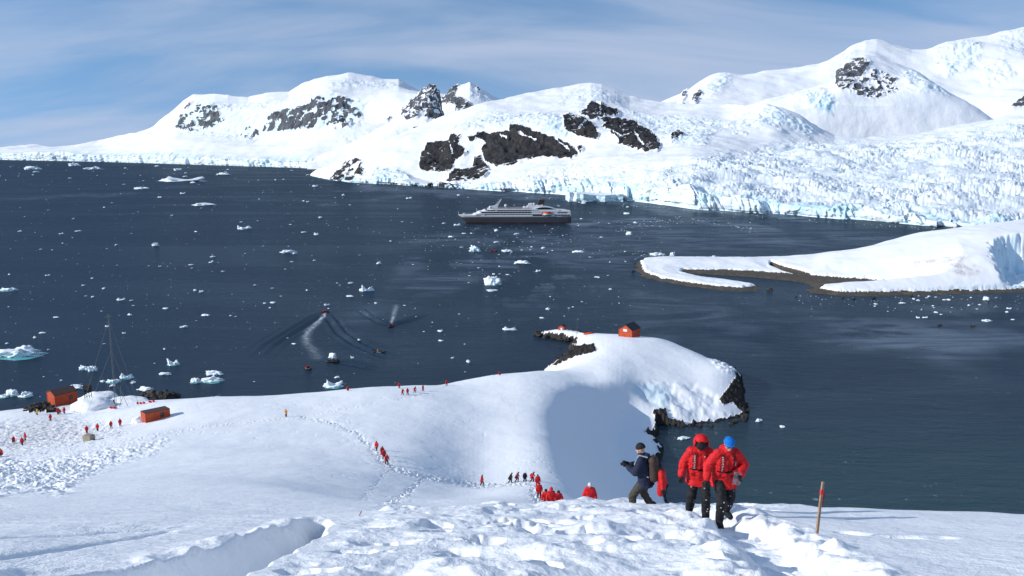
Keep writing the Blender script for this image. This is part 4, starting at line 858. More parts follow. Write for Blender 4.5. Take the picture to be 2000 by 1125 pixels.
def shell(center, Rm, rad, sc, cut, thick=0.012, sub=4):      # open ball: a hood or a hat, cut away where cut(local direction) is true
    bm = bmesh.new(); bmesh.ops.create_icosphere(bm, subdivisions=sub, radius=1)
    for v in bm.verts:
        n = mnoise.noise(v.co * 3.0); v.co = v.co * (1 + 0.03 * n)
    bmesh.ops.delete(bm, geom=[f for f in bm.faces if cut(f.calc_center_median())], context='FACES')
    bmesh.ops.solidify(bm, geom=bm.faces[:], thickness=thick / rad)
    for v in bm.verts: v.co = center + Rm @ V(v.co.x * rad * sc[0], v.co.y * rad * sc[1], v.co.z * rad * sc[2])
    return bm
def tree_of(me): return BVHTree.FromPolygons([v.co.copy() for v in me.vertices], [p.vertices[:] for p in me.polygons])
def ribbon(tree, pts, w, off=0.008, thick=0.008, n=14, d=V(0, 1, 0)):      # a strap laid on the front of the clothes
    bm = bmesh.new(); L = []
    for i in range(n + 1):
        f = i / n * (len(pts) - 1); k = min(int(f), len(pts) - 2); f -= k; x = pts[k][0] * (1 - f) + pts[k + 1][0] * f; z = pts[k][1] * (1 - f) + pts[k + 1][1] * f
        row = []
        tx = pts[k + 1][0] - pts[k][0]; tz = pts[k + 1][1] - pts[k][1]; q = math.hypot(tx, tz); nx, nz_ = -tz / q, tx / q
        for e in (-.5, .5):
            o = V(x + nx * w * e, 0, z + nz_ * w * e) - d * 1.5; h = tree.ray_cast(o, d)
            if h[0] is None: row = None; break
            row.append(h[0] - d * off)
        if row: L.append(row)
    vs = [[bm.verts.new(p) for p in r] for r in L]
    for a, b in zip(vs, vs[1:]): bm.faces.new((a[0], a[1], b[1], b[0]))
    if bm.faces: bmesh.ops.solidify(bm, geom=bm.faces[:], thickness=thick)
    return bm

def near_person(label, pose, loc, rz, jacket, trousers, hood_up=False, hat=None, scale=1.0, book=False):
    J = pose; t = thing('person', label, 'person', loc, rz, scale=scale)
    link('body', remesh(skin_bm(J, True), 'body', M['skin'], 0.009, 3), t)
    jm = jacket_bm(J, 0.040, hood_down=not hood_up)
    jme = remesh(jm, 'jacket', jacket, 0.014, 5)
    # fabric folds
    co = np.empty(len(jme.vertices) * 3, np.float32); jme.vertices.foreach_get('co', co); co = co.reshape(-1, 3).astype(float)
    nn = np.empty(len(jme.vertices) * 3, np.float32); jme.vertices.foreach_get('normal', nn); nn = nn.reshape(-1, 3)
    fold = (0.35 - np.abs(fbm3(co[:, 0] / .16, co[:, 1] / .16, co[:, 2] / .07, 3, 7))) * 0.022; co += nn * fold[:, None]
    jme.vertices.foreach_set('co', co.astype(np.float32).ravel()); jme.update()
    bm = bmesh.new(); bm.from_mesh(jme); sp_ = (J['neck'] - J['hip']).normalized(); base_ = J['hip'] - sp_ * 0.155
    vv = [v for v in bm.verts if abs(v.co.x) < 0.24 and (v.co - J['hip']).length < 0.40]
    geo = vv + [e for e in bm.edges if e.verts[0] in set(vv) and e.verts[1] in set(vv)] if False else bm.verts[:] + bm.edges[:] + bm.faces[:]
    if min((J['wriL']).z, J['wriR'].z) > base_.z - 0.02: bmesh.ops.bisect_plane(bm, geom=geo, plane_co=base_, plane_no=-sp_, clear_outer=True)
    bm.to_mesh(jme); bm.free(); jme.polygons.foreach_set('use_smooth', np.ones(len(jme.polygons), bool))
    jo = link('jacket', jme, t); tr = tree_of(jme)
    tme = remesh(trouser_bm(J), 'trousers', trousers, 0.014, 4); co = np.array([v.co[:] for v in tme.vertices]); nn = np.array([v.normal[:] for v in tme.vertices])
    co += nn * ((0.3 - np.abs(fbm3(co[:, 0] / .13, co[:, 1] / .13, co[:, 2] / .09, 3, 17))) * 0.026)[:, None]; tme.vertices.foreach_set('co', co.astype(np.float32).ravel()); tme.update(); to = link('trousers', tme, t); tt_ = tree_of(tme)
    if trousers is M['black_cloth']:
        for k_ in range(7):
            r_ = random.Random(k_ * 7 + int(hood_up)); kk_ = 'L' if k_ % 2 else 'R'; zq_ = r_.uniform(0.25, 0.72); xq_ = J['kne' + kk_].x + r_.uniform(-.04, .04); bm = ribbon(tt_, [(xq_ - .01, zq_), (xq_ + .012, zq_ + r_.uniform(-.01, .01))], r_.uniform(.014, .03), 0.004, 0.006, 2)
            if len(bm.faces): link('clinging_snow', mesh_from_bm(bm, 'clinging_snow', M['snow_lump'], True), to)
    for k in 'LR': link('boot', remesh(boot_bm(J, k), 'boot', M['black_cloth'], 0.012, 3), t)
    for s, k in ((-1, 'L'), (1, 'R')):
        bm = bmesh.new(); d = J['wri' + k] - J['elb' + k]; hand(bm, J['wri' + k], d, s, 0.007, 0.9); cap(bm, J['wri' + k] - d.normalized() * 0.06, 0.047, J['wri' + k], 0.036, 2)
        link('glove', remesh(bm, 'glove', M['black_cloth'], 0.006, 2), t)
    Rm = Matrix.Rotation(J['turn'], 3, 'Z') @ Matrix.Rotation(J['face'], 3, 'X'); h = J['head']
    if hood_up:
        link('hood', mesh_from_bm(shell(h + Rm @ V(0, 0.012, 0.005), Rm, 0.158, (0.98, 1.0, 1.12), lambda c: c.y < -0.05 and c.z < 0.80 - 0.25 * abs(c.x) and abs(c.x) < 0.80), 'hood', jacket, True), t)
        link('face_mask', mesh_from_bm(shell(h + Rm @ V(0, -0.005, -0.005), Rm, 0.128, (0.94, 1.06, 1.14), lambda c: False, 0.004), 'face_mask', M['black_cloth'], True), t)
    if hat:
        ho = link('hat', mesh_from_bm(shell(h + Rm @ V(0, 0.008, 0.028), Rm, 0.112, (0.92, 1.06, 1.12), lambda c: c.z < -0.02 - 0.12 * (c.y < -0.5) + 0.0, 0.010), 'hat', M[hat], True), t)
        if hat == 'blue_wool':
            bm = bmesh.new()
            for i in range(30):
                a0, a1 = i / 30 * 2 * math.pi, (i + 1) / 30 * 2 * math.pi
                P = [h + Rm @ V(0.1055 * math.cos(a) , 0.008 + 0.1215 * math.sin(a), zz) for a, zz in ((a0, 0.066), (a1, 0.066), (a1, 0.075), (a0, 0.075))]
                bm.faces.new([bm.verts.new(p) for p in P])
            bmesh.ops.solidify(bm, geom=bm.faces[:], thickness=-0.003); link('stripe', mesh_from_bm(bm, 'stripe', M['pale_cloth']), ho)
            bm = bmesh.new()
            for s in (-1, 1): ball(bm, h + Rm @ V(s * 0.034, -0.094, 0.012), 0.027, (1.1, 0.45, 0.75), 2, Rm)
            cap(bm, h + Rm @ V(-0.02, -0.104, 0.016), 0.005, h + Rm @ V(0.02, -0.104, 0.016), 0.005, 1)
            for s in (-1, 1): cap(bm, h + Rm @ V(s * 0.062, -0.085, 0.014), 0.004, h + Rm @ V(s * 0.088, 0.0, 0.006), 0.004, 1)
            link('sunglasses', mesh_from_bm(bm, 'sunglasses', M['glass_black'], True), t)
            bm = shell(h + Rm @ V(0, 0.016, 0.0), Rm, 0.106, (0.9, 1.04, 1.1), lambda c: c.y < 0.1 or c.z > 0.2 or c.z < -0.55, 0.006); link('hair', mesh_from_bm(bm, 'hair', M['hair'], True), t)
    return t, J, tr, jo
def jacket_trim(t, J, tr, jo):
    z = J['chest'].z; L = lambda nm, bm, mt, par=None: link(nm, mesh_from_bm(bm, nm, M[mt]), par or t)
    v1 = L('life_vest', ribbon(tr, [(-0.10, z + 0.17), (-0.125, z + 0.05), (-0.12, z - 0.20)], 0.062, 0.012, 0.016), 'dark_red')
    v2 = L('life_vest', ribbon(tr, [(0.10, z + 0.17), (0.125, z + 0.05), (0.12, z - 0.20)], 0.062, 0.012, 0.016), 'dark_red')
    for k in range(9):       # the small white characters running down one side
        zz = z + 0.12 - k * 0.034; L('lettering', ribbon(tr, [(-0.136, zz), (-0.104, zz - 0.002)] if k % 3 else [(-0.13, zz + .004), (-0.108, zz - 0.010)], 0.013, 0.032, 0.002, 2), 'white_mark', v1)
    L('lettering', ribbon(tr, [(0.128, z + 0.03), (0.118, z - 0.05)], 0.011, 0.032, 0.002, 3), 'white_mark', v2)
    L('emblem', ribbon(tr, [(0.062, z + 0.085), (0.088, z + 0.10)], 0.012, 0.012, 0.003, 2), 'white_mark')
    L('belt', ribbon(tr, [(-0.19, z - 0.19), (0.19, z - 0.19)], 0.028, 0.010, 0.008, 18), 'black_cloth'); 
    L('buckle', ribbon(tr, [(-0.05, z - 0.19), (0.05, z - 0.19)], 0.045, 0.022, 0.012, 4), 'black_cloth')
    L('zip', ribbon(tr, [(0.0, z + 0.16), (0.0, z - 0.40)], 0.008, 0.006, 0.003, 16), 'dark_red')
    for s in (-1, 1): L('pocket', ribbon(tr, [(s * 0.07, z - 0.31), (s * 0.17, z - 0.30)], 0.055, 0.008, 0.006, 5), 'red_cloth')
def brow(px, Y, sink):
    z = H - 1.6 - 0.376 * Y; return (float(a_of(px, (H - z) / Y)) * Y, Y, z - sink)
def gnd(px, Y, sink=0.0):
    x, y, z = on_ground(px, Y); return (x, y, z - sink)
pA = make_pose(lean=0.16, stride=0.34, drop=0.03, head=0.62, armL=(V(-0.31, 0.0, 1.14), V(-0.35, -0.08, 0.90)), armR=(V(0.30, -0.02, 1.13), V(0.29, -0.16, 0.90)), splay=0.03)
t, J, tr, jo = near_person('hooded person in red jacket looking down, left of companion in blue hat', pA, brow(1362, 17.3, 0.10), R(-6), M['red_cloth'], M['black_cloth'], hood_up=True, scale=1.13)
jacket_trim(t, J, tr, jo)
pB = make_pose(lean=0.20, stride=0.42, drop=0.05, head=0.55, armL=(V(-0.34, -0.02, 1.13), V(-0.37, -0.10, 0.88)), armR=(V(0.36, -0.06, 1.14), V(0.18, -0.34, 1.03)), splay=0.02, flip=-1)
t, J, tr, jo = near_person('person in blue knitted hat, sunglasses and red jacket carrying a leaflet through snow', pB, brow(1411, 15.9, 0.02), R(4), M['red_cloth'], M['black_cloth'], hat='blue_wool', scale=1.08)
jacket_trim(t, J, tr, jo)
personB = t
bm = bmesh.new(); box(bm, -0.075, 0.075, -0.004, 0.004, -0.115, 0.115, 0.002)
w = J['wriR']; bk = link('leaflet', mesh_from_bm(bm, 'leaflet', simple('printed_leaflet', (0.20, 0.13, 0.15), 0.3, var=0.5, scale=14)))
bk.matrix_world = Matrix.Translation(personB.location) @ Matrix.Rotation(R(4), 4, 'Z') @ Matrix.Scale(1.08, 4) @ Matrix.Translation((w.x - 0.07, w.y - 0.045, w.z - 0.03)) @ Matrix.Rotation(R(12), 4, 'Y') @ Matrix.Rotation(R(-12), 4, 'X')
tag(bk, 'dark plastic-covered leaflet held in the gloved hand of the person with the blue hat', 'leaflet')
# photographer on the brow, seen from behind and turned left
pC = make_pose(lean=0.14, stride=0.42, drop=0.04, head=0.20, armL=(V(-0.27, -0.14, 1.12), V(-0.09, -0.36, 1.16)), armR=(V(0.27, -0.14, 1.12), V(0.09, -0.36, 1.16)), turn=R(8), splay=0.06)
locC = brow(1256, 20.8, 0.34); rzC = R(-112)
t, J, tr, jo = near_person('photographer in navy jacket and olive trousers standing on the brow with camera raised, turned left', pC, locC, rzC, M['navy_cloth'], M['olive_cloth'], hat='black_cloth', scale=1.13)
MC = Matrix.Translation(locC) @ Matrix.Rotation(rzC, 4, 'Z') @ Matrix.Scale(1.13, 4)
bm = bmesh.new(); box(bm, -0.07, 0.07, -0.035, 0.035, -0.045, 0.045, 0.01); box(bm, -0.03, 0.03, -0.03, 0.03, 0.04, 0.07, 0.01)
cam_t = thing('camera', 'black camera held up in front of the photographer in the navy jacket', 'camera')
cam_t.matrix_world = MC @ Matrix.Translation((0, -0.48, 1.20)) @ Matrix.Rotation(R(20), 4, 'X')
link('body', mesh_from_bm(bm, 'camera_body', M['black_cloth']), cam_t)
bm = bmesh.new(); tube(bm, (0, -0.03, 0), (0, -0.085, 0), 0.036, 0.038, 18); link('lens', mesh_from_bm(bm, 'lens', M['glass_black']), cam_t)
bp = thing('backpack', 'brown backpack with pale straps worn by the photographer on the brow', 'backpack'); bp.matrix_world = MC
bm = bmesh.new(); c0, c1 = J['hip'] + V(0, 0.24, 0.10), J['neck'] + V(0, 0.27, -0.06)
for s in (-1, 1): cap(bm, c0 + V(s * 0.08, 0, 0), 0.115, c1 + V(s * 0.06, 0, 0), 0.10)
cap(bm, c0 + V(-0.03, 0.10, 0.05), 0.075, c0 + V(0.03, 0.10, 0.18), 0.075); link('bag', remesh(bm, 'bag', M['brown_cloth'], 0.014, 4), bp)
for s in (-1, 1):
    bm = bmesh.new(); a = [J['neck'] + V(s * 0.11, 0.16, 0.02), J['neck'] + V(s * 0.13, -0.04, 0.05), J['chest'] + V(s * 0.15, -0.165, 0.03), J['chest'] + V(s * 0.20, -0.08, -0.14), J['hip'] + V(s * 0.17, 0.13, 0.12)]
    for p, q in zip(a, a[1:]): cap(bm, p, 0.018, q, 0.018, 1)
    link('strap', remesh(bm, 'strap', M['grey_cloth'], 0.010, 2), bp)
bm = bmesh.new(); c = J['hip'] + V(-0.20, 0.16, 0.08); cap(bm, c, 0.038, c + V(0, 0, 0.22), 0.034); link('bottle', remesh(bm, 'bottle', M['pale_cloth'], 0.009, 2), bp)
rj = thing('jacket', 'red jacket tied to the backpack and hanging down behind the photographer', 'jacket'); rj.matrix_world = MC
bm = bmesh.new()
for s in (-1, 1):
    cap(bm, V(s * 0.07, 0.42, 1.12), 0.075, V(s * 0.10 - .04, 0.42, 0.62), 0.085); cap(bm, V(s * 0.11, 0.44, 1.10), 0.045, V(s * 0.20, 0.50, 0.74), 0.045)
me = remesh(bm, 'cloth', M['red_cloth'], 0.013, 4); link('cloth', me, rj)
for s in (-1, 1):
    bm = bmesh.new(); cap(bm, V(s * 0.2, 0.50, 0.76), 0.052, V(s * 0.205, 0.51, 0.70), 0.050, 1); link('cuff', remesh(bm, 'cuff', M['black_cloth'], 0.01, 2), rj)

# ---- far people: four walking poses, clothes as children, copies
def far_proto(pose, jacket, hatm='black_cloth', trousers='black_cloth', pack=False, hood=False, seated=False):
    J = pose; L = [('body', remesh(skin_bm(J, False), 'body', M['skin'], 0.022, 2)), ('jacket', remesh(jacket_bm(J, 0.045), 'jacket', M[jacket], 0.026, 3)), ('trousers', remesh(trouser_bm(J, 0.03), 'trousers', M[trousers], 0.024, 2))]
    Rm = Matrix.Rotation(J['face'], 3, 'X'); h = J['head']
    L.append(('hood' if hood else 'hat', mesh_from_bm(shell(h + Rm @ V(0, 0.008, 0.02), Rm, 0.122 if not hood else 0.14, (0.95, 1.06, 1.1), lambda c: c.z < -0.1 and c.y < 0.3, 0.012, 2), 'hat', M[hatm], True)))
    if pack:
        bm = bmesh.new(); cap(bm, J['hip'] + V(0, 0.22, 0.12), 0.12, J['neck'] + V(0, 0.24, -0.1), 0.11); L.append(('backpack', remesh(bm, 'backpack', M['black_cloth'], 0.03, 2)))
    return L
PR = {}
poses = {'up': make_pose(0.12, 0.35, drop=0.02, head=0.4), 'bent': make_pose(0.42, 0.40, drop=0.05, head=0.4, armL=(V(-0.28, -0.22, 1.08), V(-0.27, -0.38, 0.88)), armR=(V(0.28, -0.2, 1.08), V(0.28, -0.34, 0.86))),
         'stand': make_pose(0.03, 0.06, drop=0.0, head=0.1), 'photo': make_pose(0.05, 0.15, drop=0.0, head=0.1, armL=(V(-0.27, -0.12, 1.14), V(-0.09, -0.33, 1.36)), armR=(V(0.27, -0.12, 1.14), V(0.09, -0.33, 1.36)))}
def sit_pose():
    J = make_pose(0.12, 0.0, drop=0.0, head=0.2)
    for k in J:
        if isinstance(J[k], Vector) and k[:3] not in ('kne', 'ank', 'toe'): J[k] = J[k] + V(0, 0, -0.43)
    for s, k in ((-1, 'L'), (1, 'R')): J['kne' + k] = V(s * .13, -0.38, 0.50); J['ank' + k] = V(s * .13, -0.40, 0.12); J['toe' + k] = V(s * .14, -0.55, 0.07); J['elb' + k] = V(s * .27, -0.08, 0.72); J['wri' + k] = V(s * .15, -0.28, 0.62)
    return J
poses['sit'] = sit_pose()
def proto(key, pose, jacket, **k):
    if key not in PR: PR[key] = far_proto(poses[pose], jacket, **k)
    return PR[key]
KINDS = {'red_up': ('up', 'red_cloth', {}), 'red_bent': ('bent', 'red_cloth', {'pack': True}), 'red_stand': ('stand', 'red_cloth', {}), 'red_hood': ('up', 'red_cloth', {'hatm': 'red_cloth', 'hood': True}), 'dred_bent': ('bent', 'dark_red', {'pack': False}),
         'red_white': ('up', 'red_cloth', {'hatm': 'pale_cloth'}), 'black_up': ('bent', 'black_cloth', {}), 'black_white': ('up', 'black_cloth', {'hatm': 'pale_cloth'}), 'yellow': ('stand', 'yellow_cloth', {}), 'orange': ('photo', 'orange_cloth', {}), 'red_red': ('up', 'red_cloth', {'trousers': 'dark_red'}), 'red_sit': ('sit', 'red_cloth', {}), 'dark_sit': ('sit', 'dark_red', {}), 'orange_sit': ('sit', 'orange_cloth', {}), 'black_sit': ('sit', 'navy_cloth', {})}
def far_person(kind, loc, rz, label, group, sc=1.0):
    p, jk, kw = KINDS[kind]; t = thing('person', label, 'person', loc, rz, group, sc)
    for nm, me in proto(kind, p, jk, **kw): link(nm, me, t)
    return t
GW = 'people walking on the snow slopes'
rnd = random.Random(5)
def fp(px, py, kind, rz, label, Y=None, group=GW, sc=1.03):
    if Y is None:
        q = pick(px, py, 26)
        if q is None: print('PICK FAIL', px, py); return
        Y = q[1]
    x, y, z = on_ground(px, Y); far_person(kind, (x, y, z - 0.04), R(rz), label, group, sc)
fp(1151, 0, 'red_white', 0, 'lone person in red jacket and white cap left of the photographer', Y=39.5)
fp(1067, 0, 'red_bent', -10, 'leftmost of the three red-jacketed people bunched at the edge of the brow', Y=57)
fp(1076, 0, 'red_hood', 5, 'middle of three people in red bunched at the edge of the brow', Y=55.5)
fp(1089, 0, 'red_bent', 8, 'rightmost of three red-jacketed people bunched at the edge of the brow', Y=57)
fp(1053, 973, 'red_up', 4, 'person in red jacket standing just above the bunched trio of walkers')
fp(1050, 952, 'red_red', 10, 'person in red half hidden behind another at the right end of the row')
fp(1039, 941, 'red_bent', 70, 'red-jacketed walker, second from the right end of the short row on the path')
fp(1025, 942, 'black_white', 20, 'walker in black with a pale hat in the middle of the short row')
fp(1009, 942, 'dred_bent', 75, 'stooping walker in dark red between two black-clad walkers of the short row')
fp(996, 943, 'black_up', 80, 'walker in black leading the left end of the short row with a long stride')
fp(941, 948, 'red_up', 70, 'lone red-jacketed walker in the middle of the path left of the short row')
fp(755, 909, 'red_bent', 30, 'lowest of the walkers in single file on the slanting path, in red')
fp(750, 898, 'red_up', 20, 'red-jacketed walker close behind the lowest one of the single file')
fp(746, 891, 'dred_bent', 25, 'dark red walker in the middle of the single file on the slanting path')
fp(736, 880, 'red_up', -20, 'topmost walker of the single file on the slanting path')
fp(559, 815, 'orange', 0, 'lone person in orange-red beside the bend where the long paths meet')
fp(780, 759, 'red_up', 10, 'person in red jacket standing farthest up behind the group near the snow crest')
fp(786, 772, 'red_bent', 40, 'leftmost of the row of four red-jacketed people below the snow crest')
fp(796, 771, 'red_up', 30, 'second from left of the row of four red-jacketed people below the snow crest')
fp(810, 768, 'red_bent', 60, 'stooping third of the four red-jacketed people below the snow crest')
fp(826, 765, 'red_up', 60, 'rightmost of the row of four red-jacketed people below the snow crest')
fp(872, 754, 'red_up', 40, 'lone person in red and black walking the faint track right of the group of five')
fp(975, 733, 'red_sit', 40, 'person in red sitting at the snow crest left of the rocky shore')
fp(679, 763, 'red_sit', 30, 'red-clad person almost hidden at the snow crest above the left cove')
GP = 'visitors among the huts of the shore station'
for px, py, kind, rz, lb in ((27, 864, 'red_sit', 20, 'person in red crouching in the penguin colony, leftmost of the near three'), (44, 871, 'red_up', 10, 'person in red nearest to us of three in the penguin colony'), (50, 862, 'red_up', -30, 'taller figure in red at the right of the three in the penguin colony'),
                             (3, 890, 'red_sit', 0, 'person in red at the very left edge of the photo'), (99, 822, 'red_stand', 10, 'lone person in red below the person in yellow'), (113, 810, 'red_stand', 60, 'left of a close pair in red on the snow below the shore hut'), (117.5, 809, 'dred_bent', -60, 'right of a close pair in red on the snow below the shore hut'), (126, 808, 'red_stand', 0, 'person in red standing just right of the close pair below the shore hut'),
                             (73, 811, 'yellow', -80, 'person in yellow jacket bending by the rocks below the shore hut'), (170, 846, 'red_up', 15, 'leftmost of four spaced-out people in red above the beige tank'), (191, 842, 'red_stand', 0, 'second from left of the four spaced-out people in red'), (217, 837, 'red_up', 50, 'third from left of the four spaced-out people in red'), (235, 832, 'red_stand', 20, 'rightmost of the four spaced-out people in red, nearest the container hut')):
    fp(px, py, kind, rz, lb, group=GP)

# ---- marker stake in the near snow
def L_(t, nm, bm, mt, smooth=False): return link(nm, mesh_from_bm(bm, nm, M[mt], smooth), t)
q = npl(1594, 1049); zq = H - 1.6 - 0.376 * q[1]
t = thing('marker_stake', 'wooden stake with red tape standing in the near snow right of the two climbers', 'stake', (q[0], q[1], zq - 0.1), R(20)); t.rotation_euler = (R(1.5), R(2.0), R(20))
bm = bmesh.new(); box(bm, -0.022, 0.022, -0.016, 0.016, 0, 1.08, 0.004); bmesh.ops.subdivide_edges(bm, edges=[e for e in bm.edges if abs(e.verts[0].co.z - e.verts[1].co.z) > .5], cuts=10)
for v in bm.verts: v.co.x += 0.004 * math.sin(v.co.z * 7); v.co.y += 0.003 * math.sin(v.co.z * 5 + 1)
L_(t, 'post', bm, 'wood')
bm = bmesh.new(); box(bm, -0.026, 0.026, -0.020, 0.020, 0.86, 0.95, 0.003); L_(t, 'tape', bm, 'tape')
bm = bmesh.new(); vs = []
for i in range(9): zz = 0.92 - i * 0.038; vs.append([bm.verts.new((0.024 + 0.03 * (i % 3) * .4, -0.004 + .012 * math.sin(i * 1.3), zz)), bm.verts.new((0.05 + 0.035 * math.sin(i * .9) ** 2 * (1 if i < 7 else .3), 0.01 * math.cos(i), zz - 0.012))])
for a, b in zip(vs, vs[1:]): bm.faces.new((a[0], a[1], b[1], b[0]))
bmesh.ops.solidify(bm, geom=bm.faces[:], thickness=0.003); L_(t, 'ribbon', bm, 'tape')
q = (-3.38, 16.9); t = thing('marker_stake', 'tiny red-topped marker poking out of the snow at the far end of the trench', 'stake', (q[0], q[1], ground_z(*q) - 0.05)); t.rotation_euler = (0, R(25), 0)
bm = bmesh.new(); tube(bm, (0, 0, 0), (0, 0, 0.14), 0.008, 0.008, 8); L_(t, 'post', bm, 'dark_wood'); bm = bmesh.new(); tube(bm, (0, 0, 0.13), (0, 0, 0.17), 0.013, 0.012, 8); L_(t, 'cap', bm, 'tape')

# ---- huts
def hut(label, loc, rz, w, l, h, ridge, roofm, over=0.25, win=(), door=None, mono=False, base=0.6, frame='white_paint', group=None):
    t = thing('hut', label, 'hut', loc, rz, group); bm = bmesh.new()      # gable faces -Y; ridge along Y
    if mono: prism(bm, [(-w / 2, -base), (w / 2, -base), (w / 2, h + ridge), (-w / 2, h)], 'y', -l / 2, l / 2)
    else: prism(bm, [(-w / 2, -base), (w / 2, -base), (w / 2, h), (0, h + ridge), (-w / 2, h)], 'y', -l / 2, l / 2)
    L_(t, 'wall', bm, 'orange_paint')
    bm = bmesh.new(); th = 0.14
    if mono: k = ridge / w; prism(bm, [(-w / 2 - over, h - over * k + .01), (w / 2 + over, h + ridge + over * k + .01), (w / 2 + over, h + ridge + over * k + th), (-w / 2 - over, h - over * k + th)], 'y', -l / 2 - over, l / 2 + over)
    else:
        k = ridge / (w / 2)
        prism(bm, [(-w / 2 - over, h - over * k + .01), (0, h + ridge + .01), (w / 2 + over, h - over * k + .01), (w / 2 + over, h - over * k + th + .05), (0, h + ridge + th + .08), (-w / 2 - over, h - over * k + th + .05)], 'y', -l / 2 - over, l / 2 + over)
    L_(t, 'roof', bm, roofm)
    for (x, z, ww, hh, side) in win:
        bm = bmesh.new(); bm2 = bmesh.new()
        if side == 'front':
            y = -l / 2
            for a in ((x - ww / 2 - .08, x + ww / 2 + .08, z - hh / 2 - .08, z - hh / 2), (x - ww / 2 - .08, x + ww / 2 + .08, z + hh / 2, z + hh / 2 + .08), (x - ww / 2 - .08, x - ww / 2, z - hh / 2, z + hh / 2), (x + ww / 2, x + ww / 2 + .08, z - hh / 2, z + hh / 2)): box(bm, a[0], a[1], y - .05, y + .02, a[2], a[3])
            box(bm2, x - ww / 2, x + ww / 2, y - .025, y + .01, z - hh / 2, z + hh / 2)
        else:
            xx = w / 2
            for a in ((x - ww / 2 - .08, x + ww / 2 + .08, z - hh / 2 - .08, z - hh / 2), (x - ww / 2 - .08, x + ww / 2 + .08, z + hh / 2, z + hh / 2 + .08), (x - ww / 2 - .08, x - ww / 2, z - hh / 2, z + hh / 2), (x + ww / 2, x + ww / 2 + .08, z - hh / 2, z + hh / 2)): box(bm, xx - .02, xx + .05, a[0], a[1], a[2], a[3])
            box(bm2, xx - .01, xx + .025, x - ww / 2, x + ww / 2, z - hh / 2, z + hh / 2)
        f = L_(t, 'window', bm, frame); link('pane', mesh_from_bm(bm2, 'pane', M['window' if frame != 'white_paint' else 'white_paint']), f)
    if door:
        x, ww, hh, side = door; bm = bmesh.new()
        if side == 'front': box(bm, x - ww / 2, x + ww / 2, -l / 2 - .06, -l / 2 + .02, 0.05, hh, .01)
        else: box(bm, w / 2 - .02, w / 2 + .06, x - ww / 2, x + ww / 2, 0.05, hh, .01)
        L_(t, 'door', bm, 'dark_red')
    for sx in (-1, 1):      # corner boards
        for sy in (-1, 1):
            bm = bmesh.new(); top = h + (ridge if mono and sx > 0 else 0) - .05; box(bm, sx * w / 2 - .07, sx * w / 2 + .07, sy * l / 2 - .07, sy * l / 2 + .07, -base, top); L_(t, 'corner_board', bm, 'orange_paint')
    return t
x, y, z = on_ground(1229, 308)
hut('orange hut with black gable roof and white window on the snowy headland', (x, y, z - 0.3), R(-36), 5.6, 6.6, 3.5, 1.9, 'roof_black', win=[(-0.1, 3.3, 1.5, 0.8, 'front')], door=None)
x, y, z = on_ground(1098, 352)
hut('tiny orange hut with black roof on the rocky tip left of the headland hut', (x, y, z - 0.1), R(-25), 2.6, 2.4, 1.7, 0.7, 'roof_black', over=.15, win=[(0.1, 0.75, 0.7, 0.9, 'front')])
q = pick(106, 792, 150) or on_ground(106, 222); x, y, z = q
hut('orange hut with brown roof standing on rocks by the water at the left', (x + 1.0, y + 2.5, z + 0.1), R(-40), 5.2, 5.8, 3.1, 0.9, 'roof_brown', mono=False, over=.2, win=[(1.2, 1.7, 0.8, 0.9, 'side')], frame='dark_wood', base=3.0)
q = pick(300, 822, 120); x, y, z = q
hut('low orange container hut with a flat dark roof half drifted in below the slope', (x, y + 1.2, z - 0.1), R(-48), 3.0, 5.4, 2.15, 0.12, 'roof_brown', mono=True, over=.06, win=[(1.0, 1.3, 0.7, 0.8, 'side')], frame='dark_wood', door=None, base=1.0)
def snow_mound(label, px, py, rx, ry, h, sd):
    q = pick(px, py, 60); bm = bmesh.new(); bmesh.ops.create_icosphere(bm, subdivisions=4, radius=1)
    for v in bm.verts:
        n = mnoise.fractal(v.co * 1.8 + V(sd, 0, 0), 0.8, 2, 4) * 0.16; v.co = V(v.co.x * rx, v.co.y * ry, max(v.co.z, -0.3) * h) * (1 + n)
    o = link('snow_mound', mesh_from_bm(bm, 'snow_mound', M['snow_lump'], True), loc=(q[0], q[1], q[2])); tag(o, label, 'snow mound')
snow_mound('small heap of snow at the left corner of the low container hut', 270, 826, 1.6, 1.2, 1.4, 3)
snow_mound('rounded snow cap over rocks between the shore hut and the radio mast', 182, 796, 5.6, 4.0, 2.0, 8)
snow_mound('snow hummock behind the radio mast at the edge of the water', 195, 778, 6.5, 4.0, 2.6, 12)
snow_mound('low snow hummock right of the radio mast', 248, 783, 6.0, 3.0, 1.3, 15)
q = pick(171, 862, 100)
t = thing('tank', 'beige concrete box tank standing in dirty snow below the four red figures', 'tank', (q[0], q[1] + 0.6, q[2] - 0.15), R(-15))
bm = bmesh.new(); box(bm, -0.95, 0.95, -0.7, 0.7, 0, 1.25, 0.12); L_(t, 'body', bm, 'concrete', False); bm = bmesh.new(); box(bm, -0.8, 0.8, -0.55, 0.55, 1.25, 1.36, 0.05); L_(t, 'lid', bm, 'concrete'); bm = bmesh.new(); ball(bm, (1.15, 0, 0.1), 0.45, (1, .8, .6)); L_(t, 'footing', bm, 'rock')

